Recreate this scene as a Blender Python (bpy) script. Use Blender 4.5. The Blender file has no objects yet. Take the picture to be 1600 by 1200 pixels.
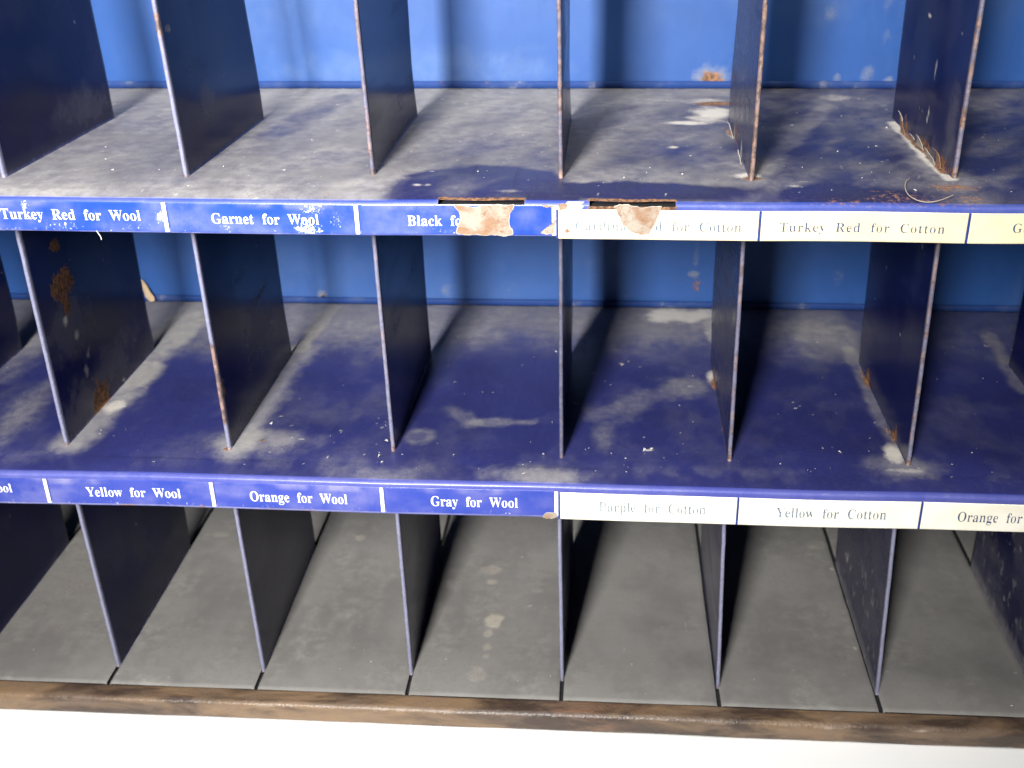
import bpy, bmesh, math, random, json
import numpy as np
from mathutils import Matrix, Vector, Quaternion

S = 0.09                      # one bin width in metres; all rack numbers below are in bin widths
sc = bpy.context.scene
COL = sc.collection

# ---------------------------------------------------------------- camera
cam = bpy.data.cameras.new('camera')
cam.sensor_width = 36.0
cam.lens = 38.6383
cam.clip_start = 0.01
cam.clip_end = 50
cam.dof.use_dof = True
cam.dof.focus_distance = 5.55 * S
cam.dof.aperture_fstop = 15
camo = bpy.data.objects.new('camera', cam)
COL.objects.link(camo)
Rm = Matrix(((0.996515, 0.079659, -0.024749), (0.012982, -0.441191, -0.897320), (-0.082399, 0.893871, -0.440687)))               # rows: right, down, forward
right, down, fwd = Rm[0], Rm[1], Rm[2]
rot = Matrix((right, -down, -fwd)).transposed()
camo.matrix_world = Matrix.Translation(Vector((0.2404, -5.5962, 1.5732)) * S) @ rot.to_4x4()
sc.camera = camo

# ---------------------------------------------------------------- light (indoors: a window in front on the left, an added overhead fill, room bounce)
world = bpy.data.worlds.new('World')
sc.world = world
world.use_nodes = True
bg = world.node_tree.nodes['Background']
bg.inputs[0].default_value = (0.80, 0.88, 1.0, 1)
bg.inputs[1].default_value = 0.006

def area(name, loc, target, sx, sy, watts, col):
    l = bpy.data.lights.new(name, 'AREA')
    l.shape = 'RECTANGLE'
    l.size, l.size_y = sx * S, sy * S
    l.energy = watts
    l.color = col
    o = bpy.data.objects.new(name, l)
    COL.objects.link(o)
    o.location = Vector(loc) * S
    d = (Vector(target) - Vector(loc)).normalized()
    o.rotation_euler = d.to_track_quat('-Z', 'Y').to_euler()
    return o
win = area('window_light', (-2.3, -11.0, 4.7), (-1.5, 0.5, 0.2), 1.6, 4.2, 5.6, (1.0, 0.985, 0.96))
win.data.spread = math.radians(58)
area('overhead_fill', (-1.0, -2.6, 11.0), (0, -1.2, -3.4), 8, 3, 9.0, (1.0, 0.98, 0.95))  # added overhead fill, brightens the white surface below the rack

sc.view_settings.view_transform = 'Standard'
sc.view_settings.look = 'None'
sc.view_settings.exposure = 0.0
sc.view_settings.gamma = 1.0

# ---------------------------------------------------------------- noise on grids
def _h(ix, iy, seed):
    n = (ix.astype(np.int64) * 374761393 + iy.astype(np.int64) * 668265263 + seed * 974634777) & 0xFFFFFFFF
    n = ((n ^ (n >> 13)) * 1274126177) & 0xFFFFFFFF
    n = ((n ^ (n >> 16)) * 2246822519) & 0xFFFFFFFF
    return ((n ^ (n >> 15)) & 0xFFFF) / 65535.0
def vn(x, y, seed=0):
    ix, iy = np.floor(x), np.floor(y)
    fx, fy = x - ix, y - iy
    fx, fy = fx * fx * (3 - 2 * fx), fy * fy * (3 - 2 * fy)
    a, b = _h(ix, iy, seed), _h(ix + 1, iy, seed)
    c, d = _h(ix, iy + 1, seed), _h(ix + 1, iy + 1, seed)
    return (a * (1 - fx) + b * fx) * (1 - fy) + (c * (1 - fx) + d * fx) * fy
def fbm(x, y, seed=0, o=4):
    s, a, t = 0, 1.0, 0
    for i in range(o):
        s = s + a * vn(x * 2 ** i + 17.3 * i, y * 2 ** i - 9.1 * i, seed + i); t += a; a *= 0.55
    return s / t
def sst(a, b, v):
    t = np.clip((v - a) / (b - a), 0, 1)
    return t * t * (3 - 2 * t)
def blob(x, y, cx, cy, rx, ry, s=1.0, ang=0.0, warp=0.6, soft=0.75, seed=0, sc_=9):
    c, n = math.cos(ang), math.sin(ang)
    dx, dy = x - cx, y - cy
    u, v = (c * dx + n * dy) / rx, (-n * dx + c * dy) / ry
    d = np.sqrt(u * u + v * v) + warp * 2 * (fbm(x * sc_ + seed, y * sc_, seed + 5, 4) - 0.5)
    return s * sst(1 + soft, 1 - soft, d)
def seg(x, y, x0, y0, x1, y1, w, s=1.0, warp=0.6, soft=0.6, seed=0, sc_=7):
    dx, dy = x1 - x0, y1 - y0
    t = np.clip(((x - x0) * dx + (y - y0) * dy) / (dx * dx + dy * dy), 0, 1)
    d = np.hypot(x - x0 - t * dx, y - y0 - t * dy) / w + warp * 2 * (fbm(x * sc_ + seed, y * sc_, seed + 9, 4) - 0.5)
    return s * sst(1 + soft, 1 - soft, d)

# ---------------------------------------------------------------- materials
class NT:
    def __init__(self, name):
        self.m = bpy.data.materials.new(name); self.m.use_nodes = True
        self.t = self.m.node_tree; self.b = self.t.nodes['Principled BSDF']
        self.obj = self.t.nodes.new('ShaderNodeTexCoord').outputs['Object']
    def link(self, a, b): self.t.links.new(a, b)
    def noise(self, scale, detail=5, rough=0.6, vec=None, dist=0.0):
        n = self.t.nodes.new('ShaderNodeTexNoise')
        n.inputs['Scale'].default_value = scale; n.inputs['Detail'].default_value = detail
        n.inputs['Roughness'].default_value = rough; n.inputs['Distortion'].default_value = dist
        self.link(vec if vec else self.obj, n.inputs['Vector'])
        return n.outputs['Fac']
    def stretch(self, sx, sy, sz, rz=0):
        mp = self.t.nodes.new('ShaderNodeMapping'); mp.inputs['Scale'].default_value = (sx, sy, sz)
        mp.inputs['Rotation'].default_value = (0, 0, rz)
        self.link(self.obj, mp.inputs['Vector']); return mp.outputs['Vector']
    def attr(self, name):
        a = self.t.nodes.new('ShaderNodeAttribute'); a.attribute_name = name
        return a.outputs['Fac']
    def math(self, op, a, b=None, c=None, clamp=False):
        n = self.t.nodes.new('ShaderNodeMath'); n.operation = op; n.use_clamp = clamp
        for i, v in enumerate((a, b, c)):
            if v is None: continue
            if isinstance(v, (int, float)): n.inputs[i].default_value = v
            else: self.link(v, n.inputs[i])
        return n.outputs[0]
    def step(self, v, lo, hi):
        n = self.t.nodes.new('ShaderNodeMapRange'); n.interpolation_type = 'SMOOTHSTEP'
        n.inputs['From Min'].default_value = lo; n.inputs['From Max'].default_value = hi
        self.link(v, n.inputs['Value']); return n.outputs['Result']
    def mix(self, f, a, b):
        n = self.t.nodes.new('ShaderNodeMix'); n.data_type = 'RGBA'
        if isinstance(f, (int, float)): n.inputs['Factor'].default_value = f
        else: self.link(f, n.inputs['Factor'])
        for k, v in (('A', a), ('B', b)):
            s = [i for i in n.inputs if i.name == k and i.type == 'RGBA'][0]
            if isinstance(v, tuple): s.default_value = (*v, 1)
            else: self.link(v, s)
        return [o for o in n.outputs if o.type == 'RGBA'][0]
    def mixf(self, f, a, b):
        n = self.t.nodes.new('ShaderNodeMix'); n.data_type = 'FLOAT'
        for s, v in ((n.inputs[0], f), (n.inputs[2], a), (n.inputs[3], b)):
            if isinstance(v, (int, float)): s.default_value = v
            else: self.link(v, s)
        return n.outputs[0]
    def bump(self, h, dist, strength=1.0):
        n = self.t.nodes.new('ShaderNodeBump'); n.inputs['Distance'].default_value = dist
        n.inputs['Strength'].default_value = strength
        self.link(h, n.inputs['Height']); self.link(n.outputs['Normal'], self.b.inputs['Normal'])
    def color(self, c):
        if isinstance(c, tuple): self.b.inputs['Base Color'].default_value = (*c, 1)
        else: self.link(c, self.b.inputs['Base Color'])
    def rough(self, r):
        if isinstance(r, (int, float)): self.b.inputs['Roughness'].default_value = r
        else: self.link(r, self.b.inputs['Roughness'])

def enamel(name, base, base2, dustA=(.36, .345, .34), dustB=(.24, .235, .25), pale=(.60, .57, .52), rough=.28, dustk=.45, bumpd=.0002, spec=.5, veil=.0):
    """old enamel paint with dust, pale residue and rust held in vertex attributes, broken up by noise"""
    n = NT(name)
    big = n.noise(22, 4, .6); mid = n.noise(120, 6, .65); fine = n.noise(900, 4, .7)
    mid2 = n.noise(430, 5, .7)
    streak = n.noise(60, 5, .65, n.stretch(1, .22, 1, .5))
    c = n.mix(n.step(big, .35, .7), base, base2)
    scr = n.noise(200, 3, .6, n.stretch(1, .06, .3, .9))
    br = n.math('ADD', n.math('MULTIPLY', mid, .28), n.math('ADD', n.math('MULTIPLY', streak, .27), n.math('ADD', n.math('MULTIPLY', mid2, .27), n.math('MULTIPLY', fine, .18))))
    d = n.math('ADD', n.attr('dust'), n.math('MULTIPLY', n.math('SUBTRACT', br, .5), n.math('MULTIPLY', n.step(n.attr('dust'), 0, .35), dustk * 3)), clamp=True)
    d = n.math('ADD', d, n.math('MULTIPLY', n.step(n.math('MULTIPLY_ADD', fine, .6, n.math('MULTIPLY', mid2, .4)), .5, .68), veil), clamp=True)
    dc = n.mix(n.step(mid, .36, .64), n.mix(.45, dustB, dustA), dustA)
    dc = n.mix(n.step(big, .4, .68), dc, n.mix(.5, dustB, dustA))
    dc = n.mix(n.math('MULTIPLY', n.step(mid2, .5, .7), .5), dc, dustB)
    dc = n.mix(n.step(streak, .5, .72), dc, (dustA[0] * .78, dustA[1] * .78, dustA[2] * .80))
    c = n.mix(d, c, dc)
    p = n.step(n.math('ADD', n.attr('pale'), n.math('MULTIPLY', n.math('SUBTRACT', br, .5), 1.6)), .2, 1.0)
    p = n.math('MULTIPLY', p, n.step(n.attr('pale'), .02, .25))
    c = n.mix(p, c, n.mix(fine, pale, (pale[0] * .72, pale[1] * .7, pale[2] * .66)))
    r = n.step(n.math('ADD', n.attr('rust'), n.math('MULTIPLY', n.math('SUBTRACT', n.math('MULTIPLY_ADD', mid2, .4, n.math('MULTIPLY', br, .6)), .5), 2.2)), .28, .66)
    r = n.math('MULTIPLY', r, n.step(n.attr('rust'), .03, .25))
    rc = n.mix(n.step(mid2, .36, .64), (.065, .034, .021), (.27, .128, .060))
    rc = n.mix(n.step(fine, .56, .7), rc, (.31, .205, .13))
    c = n.mix(r, c, rc)
    n.color(c)
    ro = n.mixf(d, n.mixf(n.step(scr, .5, .75), rough, rough + .12), .8)
    ro = n.mixf(n.math('MAXIMUM', p, r), ro, .9)
    n.rough(ro)
    n.b.inputs['Specular IOR Level'].default_value = spec
    hgt = n.math('ADD', n.math('MULTIPLY', big, .8), n.math('ADD', n.math('MULTIPLY', fine, n.mixf(d, .06, .5)), n.math('MULTIPLY', n.math('MAXIMUM', p, r), n.math('MULTIPLY', mid, 1.5))))
    n.bump(hgt, bumpd)
    return n.m

M = {}
M['shelf'] = enamel('navy_shelf_enamel', (.020, .024, .128), (.016, .019, .100), dustA=(.31, .297, .288), dustB=(.19, .185, .19), rough=.29, dustk=.55, veil=.07)
M['shelf_dusty'] = enamel('dull_navy_shelf_enamel', (.016, .017, .075), (.020, .020, .058), dustA=(.31, .297, .288), dustB=(.15, .145, .147), rough=.4, dustk=.42, veil=.12)
M['dark_strip'] = enamel('deep_blue_strip_enamel', (.006, .030, .140), (.009, .036, .16), dustA=(.14,.17,.24), dustB=(.08,.11,.2), rough=.65, spec=.2)
M['panel'] = enamel('blue_panel_enamel', (.011, .059, .225), (.014, .068, .252), dustA=(.14, .21, .36), dustB=(.06, .13, .30), pale=(.23, .245, .27), rough=.44, bumpd=.0004, dustk=.2, spec=.38)
M['divider'] = enamel('dark_navy_divider_enamel', (.0044, .0062, .047), (.0058, .0080, .058), dustA=(.22, .21, .22), dustB=(.14, .14, .16), rough=.17, bumpd=.00012, spec=.14)
M['lip'] = enamel('bright_blue_lip_enamel', (.016, .044, .28), (.028, .054, .28), dustA=(.36, .36, .50), dustB=(.22, .23, .42), pale=(.75, .72, .70), rough=.25)
M['lip_low'] = enamel('violet_blue_lip_enamel', (.034, .047, .27), (.046, .057, .28), dustA=(.36, .36, .50), dustB=(.22, .23, .42), pale=(.75, .72, .70), rough=.22)
M['floor'] = enamel('grey_worn_floor', (.178, .171, .163), (.240, .231, .220), dustA=(.29, .278, .258), dustB=(.13, .122, .115), pale=(.46, .42, .36), rough=.5, dustk=.6, veil=.3, bumpd=.0003)

def edge_mat():
    n = NT('worn_front_edge')
    a = n.noise(260, 5, .7); b = n.noise(90, 5, .7); f = n.noise(1500, 3, .6)
    lt = n.math('ADD', n.attr('dust'), n.math('MULTIPLY', n.math('SUBTRACT', a, .5), .9), clamp=True)
    c = n.mix(lt, (.045, .045, .075), (.22, .225, .33))
    c = n.mix(n.step(f, .52, .7), c, (.12, .11, .15))
    r = n.math('ADD', n.attr('rust'), n.math('MULTIPLY', n.math('SUBTRACT', b, .5), 1.6))
    r = n.math('MULTIPLY', n.step(r, .25, .75), n.step(n.attr('rust'), .02, .2))
    c = n.mix(n.math('MULTIPLY', r, .85), c, n.mix(n.step(a, .4, .6), (.085, .052, .042), (.27, .165, .12)))
    n.color(c); n.rough(.5); n.bump(n.math('ADD', a, f), .0003)
    return n.m
M['edge'] = edge_mat()

def trim_mat():
    n = NT('brown_varnished_edge')
    a = n.noise(20, 4, .6, n.stretch(.8, 3, 3), .6); b = n.noise(85, 6, .7, n.stretch(.35, 1, 1)); f = n.noise(600, 3, .6)
    c = n.mix(n.step(a, .38, .62), (.046, .030, .022), (.185, .120, .070))
    c = n.mix(n.step(b, .46, .74), c, (.135, .092, .066))
    c = n.mix(n.math('MULTIPLY', n.step(n.attr('dust'), .25, 1.0), n.step(b, .42, .7)), c, (.42, .35, .28))
    r = n.math('MULTIPLY', n.step(n.attr('rust'), .1, .6), n.step(b, .4, .55))
    c = n.mix(r, c, (.17, .085, .05))
    n.color(c); n.rough(n.mixf(b, .2, .5)); n.bump(n.math('ADD', b, f), .0004)
    return n.m
M['trim'] = trim_mat()

def label_mat(name, base, base2, wearc, rough):
    n = NT(name)
    a = n.noise(60, 5, .6); f = n.noise(1100, 4, .7); m_ = n.noise(650, 5, .7)
    c = n.mix(n.step(a, .35, .65), base, base2)
    w = n.math('ADD', n.math('MULTIPLY', n.attr('wear'), .85), n.math('MULTIPLY', n.math('SUBTRACT', n.math('MULTIPLY_ADD', f, .5, n.math('MULTIPLY', m_, .5)), .5), 4.0))
    w = n.math('MULTIPLY', n.step(w, .55, .85), n.step(n.attr('wear'), .03, .3))
    c = n.mix(w, c, wearc)
    g = n.math('MULTIPLY', n.attr('grime'), n.step(a, .25, .7))
    c = n.mix(g, c, (.34, .32, .42))
    n.color(c); n.rough(n.mixf(w, rough, .7)); n.bump(n.math('ADD', a, n.math('MULTIPLY', f, .2)), .0002)
    return n.m
M['wool'] = label_mat('blue_label_enamel', (.015, .052, .32), (.024, .064, .35), (.58, .60, .68), .24)
M['wool_low'] = label_mat('violet_blue_label_enamel', (.032, .054, .29), (.05, .068, .31), (.80, .80, .82), .2)
M['cotton'] = label_mat('cream_label_card', (.74, .645, .44), (.70, .60, .39), (.55, .45, .30), .4)
M['cotton_white'] = label_mat('bleached_label_card', (.82, .79, .69), (.77, .73, .60), (.66, .60, .48), .4)

def ink(name, c0, c1, worn):
    n = NT(name)
    a = n.noise(900, 3, .7)
    n.color(n.mix(n.step(a, .5 - worn * .25, .62 - worn * .15), c0, c1)); n.rough(.5)
    return n.m
M['ink_white'] = ink('white_lettering', (.88, .88, .90), (.70, .72, .80), .0)
M['ink_blue'] = ink('blue_grey_lettering', (.030, .05, .13), (.09, .12, .17), .1)
M['ink_fade'] = ink('faded_blue_lettering', (.06, .10, .17), (.19, .24, .29), .2)
M['ink_pale'] = ink('bleached_lettering', (.08, .13, .18), (.24, .29, .31), .12)
M['tick_white'] = ink('white_divider_mark', (.88, .88, .88), (.80, .80, .82), .0)
M['tick_blue'] = ink('blue_divider_mark', (.012, .03, .16), (.03, .05, .2), .0)

def bare_mat():
    n = NT('bare_rusted_metal')
    a = n.noise(110, 5, .65, None, .5); b = n.noise(330, 5, .7); f = n.noise(1200, 3, .6)
    c = n.mix(n.step(a, .36, .64), (.23, .135, .08), (.30, .262, .215))
    c = n.mix(n.step(b, .54, .70), c, (.20, .10, .055))
    c = n.mix(n.step(n.math('ADD', n.attr('rim'), n.math('MULTIPLY', n.math('SUBTRACT', b, .5), .9)), .45, .75), c, (.55, .50, .44))
    n.color(c); n.rough(.75); n.bump(n.math('ADD', b, n.math('MULTIPLY', f, .4)), .0004)
    return n.m
M['bare'] = bare_mat()
def plain(name, c, r, nscale=400, var=.3):
    n = NT(name); a = n.noise(nscale, 4, .6)
    n.color(n.mix(a, tuple(v * (1 - var) for v in c), tuple(min(.9, v * (1 + var)) for v in c))); n.rough(r)
    return n.m
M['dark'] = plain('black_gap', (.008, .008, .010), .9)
M['rustflake'] = plain('peeling_rust', (.19, .10, .055), .9, 500, .6)
M['paleflake'] = plain('peeling_pale_paint', (.27, .245, .21), .8, 500, .3)
M['hair'] = plain('pale_hair', (.40, .33, .24), .5)
M['wood'] = plain('pale_splinter', (.40, .29, .18), .7, 200, .25)
M['chips'] = plain('paint_crumbs', (.52, .50, .47), .8)
M['white'] = plain('white_surface_paint', (.86, .86, .85), .6, 30, .03)

# ---------------------------------------------------------------- mesh helpers
def setattrs(me, attrs):
    for k, v in attrs.items():
        a = me.attributes.new(k, 'FLOAT', 'POINT')
        a.data.foreach_set('value', np.asarray(v, dtype=np.float32).ravel())
def link(name, me, parent=None, label=None):
    o = bpy.data.objects.new(name, me); COL.objects.link(o)
    if parent: o.parent = parent
    if label: o['label'] = label
    return o
def from_grid(name, X, Y, Z, attrs, mats, parent=None, skip=None, mat_idx=None, smooth=True, label=None, flip=False, closed=False, caps=False):
    """X,Y,Z: (n,m) arrays in bin widths. closed: wrap the second axis"""
    n, m = X.shape
    co = np.stack([X, Y, Z], -1).reshape(-1, 3) * S
    i, j = np.meshgrid(np.arange(n - 1), np.arange(m if closed else m - 1), indexing='ij')
    j2 = (j + 1) % m
    q = np.stack([i * m + j, (i + 1) * m + j, (i + 1) * m + j2, i * m + j2], -1)
    if flip: q = q[..., ::-1]
    keep = np.ones(i.shape, bool) if skip is None else ~skip
    faces = q[keep].tolist()
    mi = None if mat_idx is None else mat_idx[keep]
    if caps:
        faces.append(list(range(m))[::-1] if not flip else list(range(m)))
        faces.append([(n - 1) * m + k for k in range(m)] if not flip else [(n - 1) * m + k for k in range(m)][::-1])
        if mi is not None: mi = np.concatenate([mi, [0, 0]])
    me = bpy.data.meshes.new(name)
    me.from_pydata(co.tolist(), [], faces)
    for mt in mats: me.materials.append(mt)
    if mi is not None: me.polygons.foreach_set('material_index', mi.astype(np.int32))
    me.polygons.foreach_set('use_smooth', np.full(len(faces), smooth))
    if caps:
        for pl in me.polygons[-2:]: pl.use_smooth = False
    setattrs(me, attrs)
    return link(name, me, parent, label)

Z0 = [(0, -0.0093), (-1.6731, -0.0062), (-3.3424, 0)]                      # shelf heights and their small sag to the right
def zs(r, x): return Z0[r][0] + Z0[r][1] * x
XL, XR = -5.52, 4.52
YB = 2.392                     # back panel

root = bpy.data.objects.new('display_rack', None)
COL.objects.link(root)
root['label'] = 'old blue enamel metal pigeonhole rack with worn labelled shelf edges'
root['category'] = 'display rack'

# ---------------------------------------------------------------- back panel
xs = np.linspace(XL, XR, 640); zz = np.linspace(-3.36, 1.70, 330)
X, Z = np.meshgrid(xs, zz, indexing='ij')
low = fbm(X * 1.2, Z * .8, 31, 3)
Y = YB + .02 * (low - .5)
dust = .16 * sst(.40, .70, fbm(X * 1.5, Z * 1.1, 3, 5)) + .05
pale = np.zeros_like(X); rust = np.zeros_like(X)
def PB(cx, cz, rx, rz, s, **k):
    global pale; pale = np.maximum(pale, blob(X, Z, cx, cz, rx, rz, s, **k))
def RB(cx, cz, rx, rz, s, **k):
    global rust; rust = np.maximum(rust, blob(X, Z, cx, cz, rx, rz, s, **k))
PB(0.9449, 0.0685, .13, .09, .75, seed=1); RB(0.9588, 0.0596, .08, .05, .8, seed=2)
PB(0.9338, -1.2628, .035, .12, .5, seed=3); PB(0.9311, -1.4071, .05, .03, .7, seed=4); RB(0.9451, -1.4957, .04, .07, .45, seed=5)
PB(2.0044, -1.412, .05, .07, .35, seed=6); PB(1.765, 0.4797, .06, .07, .4, seed=7); PB(2.0457, 0.0795, .05, .06, .5, seed=8)
PB(2.1963, 0.0212, .04, .04, .7, seed=9); PB(1.8431, 0.0553, .03, .04, .6, seed=10); PB(2.1378, 0.5654, .05, .10, .45, seed=11)
PB(-1.9955, -1.5944, .05, .05, .8, seed=12); RB(-1.9701, -1.5997, .035, .03, .5, seed=13); PB(-0.9799, -1.5607, .07, .07, .45, seed=14)
PB(2.198, -1.6607, .07, .02, .7, seed=15); PB(-2.5223, -1.5706, .05, .04, .4, seed=18); PB(0.4195, -1.5942, .03, .02, .5, seed=16); PB(2.1474, 0.3148, .03, .08, .4, seed=17)
sp = fbm(X * 22, Z * 22, 77, 2); pale = np.maximum(pale, .35 * sst(.88, .92, sp))
dust = np.maximum(dust, .35 * blob(X, Z, -1.1702, 0.1568, .9, .12, 1, seed=20))
from_grid('back_panel', X, Y, Z, dict(dust=dust, pale=pale, rust=rust), [M['panel']], root)

# ---------------------------------------------------------------- shelves with their front lips
def smooth_path(pts, step):
    out = []
    for (a, b) in zip(pts[:-1], pts[1:]):
        L = math.hypot(b[0] - a[0], b[1] - a[1]); k = max(1, int(math.ceil(L / step)))
        out += [(a[0] + (b[0] - a[0]) * t / k, a[1] + (b[1] - a[1]) * t / k) for t in range(k)]
    return out + [pts[-1]]
SLOTS = [(-0.5957, -0.1619), (0.1624, 0.587)]

def lipwob(X, r): return (fbm(X * .9, X * 0 + r, 51, 3) - .5) * .022
def make_shelf(r, lipm, dustf, slots=()):
    dz = (-.030 if r == 0 else -.004)
    hb = (-.206 if r == 0 else -.215)
    top = smooth_path([(YB - .018, 0), (.0, 0), (-.19, dz * .45)], .017)
    nose = [(-.235, dz * .75), (-.264, dz * .95 - .001), (-.280, dz - .003), (-.291, dz - .006), (-.298, dz - .011), (-.300, dz - .018)]
    front = smooth_path([(-.300, dz - .018), (-.300, hb + .020)], .012)[1:]
    hem = [(-.3012, hb + .014), (-.3015, hb + .007), (-.3005, hb), (-.294, hb - .003), (-.27, hb - .003)]
    under = [(-.20, hb - .003), (-.20, dz - .032), (.2, -.022), (YB - .018, -.022)]
    prof = top + nose + front + hem + under
    nt, nn, nf, nh = len(top), len(nose), len(front), len(hem)
    yy = np.array([p[0] for p in prof]); zp = np.array([p[1] for p in prof])
    xs = np.unique(np.round(np.concatenate([np.arange(XL, XR + .001, .0125)] + [np.array(s) for s in slots]), 5))
    X = np.repeat(xs[:, None], len(prof), 1); Y = np.repeat(yy[None], len(xs), 0); Z = zp[None] + zs(r, X)
    wob = lipwob(X, r)
    lipw = np.zeros(len(prof)); lipw[nt - 6:nt + nn + nf + nh] = 1
    Z = Z + wob * lipw[None] * .6; Y = Y + wob * lipw[None] * .5
    dust, pale, rust = dustf(X, Y)
    k = np.arange(len(prof))[None]
    noseband = ((k >= nt + 2) & (k < nt + nn + 2)).astype(float); lipband = ((k >= nt + 2) & (k < nt + nn + nf + nh)).astype(float)
    hemband = ((k >= nt + nn + nf - 1) & (k < nt + nn + nf + nh)).astype(float)
    nz = fbm(X * 9, Y * 20 + k * .3, 61 + r, 4); nz2 = fbm(X * 2.2, Y * 0 + 3, 71 + r, 3)
    off = lipband > 0
    dust = np.where(off, .06 + .15 * noseband * nz2 + .5 * hemband * nz2, dust)
    pale = np.where(off, noseband * .28 * sst(.55, .8, nz) * sst(.35, .6, nz2) + hemband * .35 * sst(.5, .75, nz), pale)
    rust = np.where(off, hemband * .5 * sst(.55, .7, nz) * sst(.5, .65, nz2), rust)
    if r == 0:                       # rusted shoulder on the right, bare chips by the slots
        e = ((k >= nt - 5) & (k < nt + 5)).astype(float)
        rust = np.maximum(rust, e * .34 * sst(1.02, 1.15, X) * sst(2.25, 2.0, X) * sst(.38, .6, fbm(X * 5, k * .2 + 0 * X, 8, 4)))
        rust = np.maximum(rust, e * .22 * sst(-2.2, -1.9, X) * sst(-.7, -1.0, X) * sst(.45, .6, fbm(X * 5, k * .2 + 0 * X, 9, 4)))
        pale = np.maximum(pale, noseband * .9 * sst(.46, .6, fbm(X * 12, k * .3 + 0 * X, 19, 3)) * sst(-.35, -.2, X) * sst(.4, .1, X))
        for a, b in slots:
            ins = sst(a - .02, a + .005, X) * sst(b + .02, b - .005, X)
            rust = np.maximum(rust, ins * .9 * ((k >= nt + 1) & (k <= nt + 2)))
            rust = np.maximum(rust, ins * .9 * (k >= nt + 5) * (k < nt + nn + nf))
            Z = Z + ins * .008 * ((k >= nt + 1) & (k <= nt + 2)) * (1 - .8 * np.exp(-((X - (a * .55 + b * .45)) / .13) ** 2))
    n, m = X.shape
    skip = np.zeros((n - 1, m), bool)
    xc = (xs[:-1] + xs[1:]) / 2
    for a, b in slots:
        skip[np.ix_((xc > a) & (xc < b), range(nt + 2, nt + 5))] = True
    mi = np.zeros((n - 1, m), int); mi[:, nt + 1:nt + nn + nf + nh] = 1
    return from_grid('shelf', X, Y, Z, dict(dust=dust, pale=pale, rust=rust), [M['shelf_dusty'] if r == 0 else M['shelf'], lipm], root, skip=skip, mat_idx=mi, closed=True, caps=True, flip=True)

def dust_top(X, Y):
    f1 = fbm(X * 2.2, Y * 1.6, 11, 5); f2 = fbm(X * 5 - Y * 4, Y * 2 + X * 1.5, 12, 5); f3 = fbm(X * 14, Y * 14, 13, 3)
    ct = .55 + .45 * sst(-1.6, -.2, X)
    d = .64 + ct * (.85 * (f1 - .5) + .7 * (f2 - .5))
    d -= .30 * sst(-.1, 1.0, X) + .18 * sst(1.0, 1.3, X) + .12 * sst(2.0, 2.2, X)
    d += .25 * sst(1.5, 2.2, Y)
    d -= .62 * blob(X, Y, -0.4059, -0.2282, .50, .50, 1, warp=.10, soft=.10, seed=3) * sst(.25, .05, Y - .33)
    d -= .85 * blob(X, Y, 0.3661, -0.1508, .52, .12, 1, warp=.25, soft=.25, seed=4) + .45 * blob(X, Y, 1.2658, -0.1835, .5, .11, 1, warp=.25, seed=5)
    d += .4 * seg(X, Y, -2.919, -0.1772, -2.0009, -0.1775, .09, .4, seed=6) + .3 * seg(X, Y, -1.8831, -0.2214, -0.8989, -0.1255, .08, .3, seed=7)
    d += .35 * seg(X, Y, 1.0102, 0.0415, 1.672, 1.815, .06, .8, seed=8)
    d -= .35 * seg(X, Y, -1.7937, 0.8897, -1.5875, 2.1069, .10, .8, seed=9)
    d += .3 * seg(X, Y, 1.9998, 1.3582, 1.9809, 0.0062, .10, 1, seed=22)
    pale = np.zeros_like(X); rust = np.zeros_like(X)
    for (cx, cy, rx, ry, s, sd) in ((0.9043, 1.5616, .14, .20, .95, 1), (0.7462, 1.3089, .13, .05, .95, 2), (0.6244, 0.6991, .03, .03, .8, 3), (0.8931, 1.95, .2, .09, .6, 4),
                                    (1.8022, 2.0779, .12, .12, .5, 5), (-0.7252, 1.8999, .3, .1, .3, 6), (-2.9278, 2.1018, .3, .1, .25, 16), (1.0106, 1.0124, .05, .14, .8, 7), (0.9777, 0.1014, .07, .06, .8, 8), (1.1902, -0.0604, .05, .02, .6, 9),
                                    (-0.7317, -0.0856, .025, .02, .7, 10), (-0.6783, -0.0843, .025, .02, .7, 11), (-0.2653, -0.1674, .09, .03, .45, 12), (-1.9688, -0.2469, .03, .015, .8, 13)):
        pale = np.maximum(pale, blob(X, Y, cx, cy, rx, ry, s, seed=sd))
    pale = np.maximum(pale, seg(X, Y, 2.0035, 1.3238, 1.9969, 0.0656, .045, .8, seed=31))
    pale = np.maximum(pale, .7 * sst(.86, .9, fbm(X * 26, Y * 26, 41, 2)))
    for (cx, cy, rx, ry, s, sd) in ((0.9502, 1.8696, .12, .055, 1, 1), (0.9987, 1.0444, .04, .12, .8, 2), (0.9952, 0.0532, .05, .04, .9, 3), (1.9746, -0.0747, .13, .06, .5, 4)):
        rust = np.maximum(rust, blob(X, Y, cx, cy, rx, ry, s, seed=sd, warp=.3))
    rust = np.maximum(rust, seg(X, Y, 2.0179, 1.1073, 2.02, 0.1876, .035, .8, seed=33))
    return np.clip(d, 0, 1), pale, rust
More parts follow.
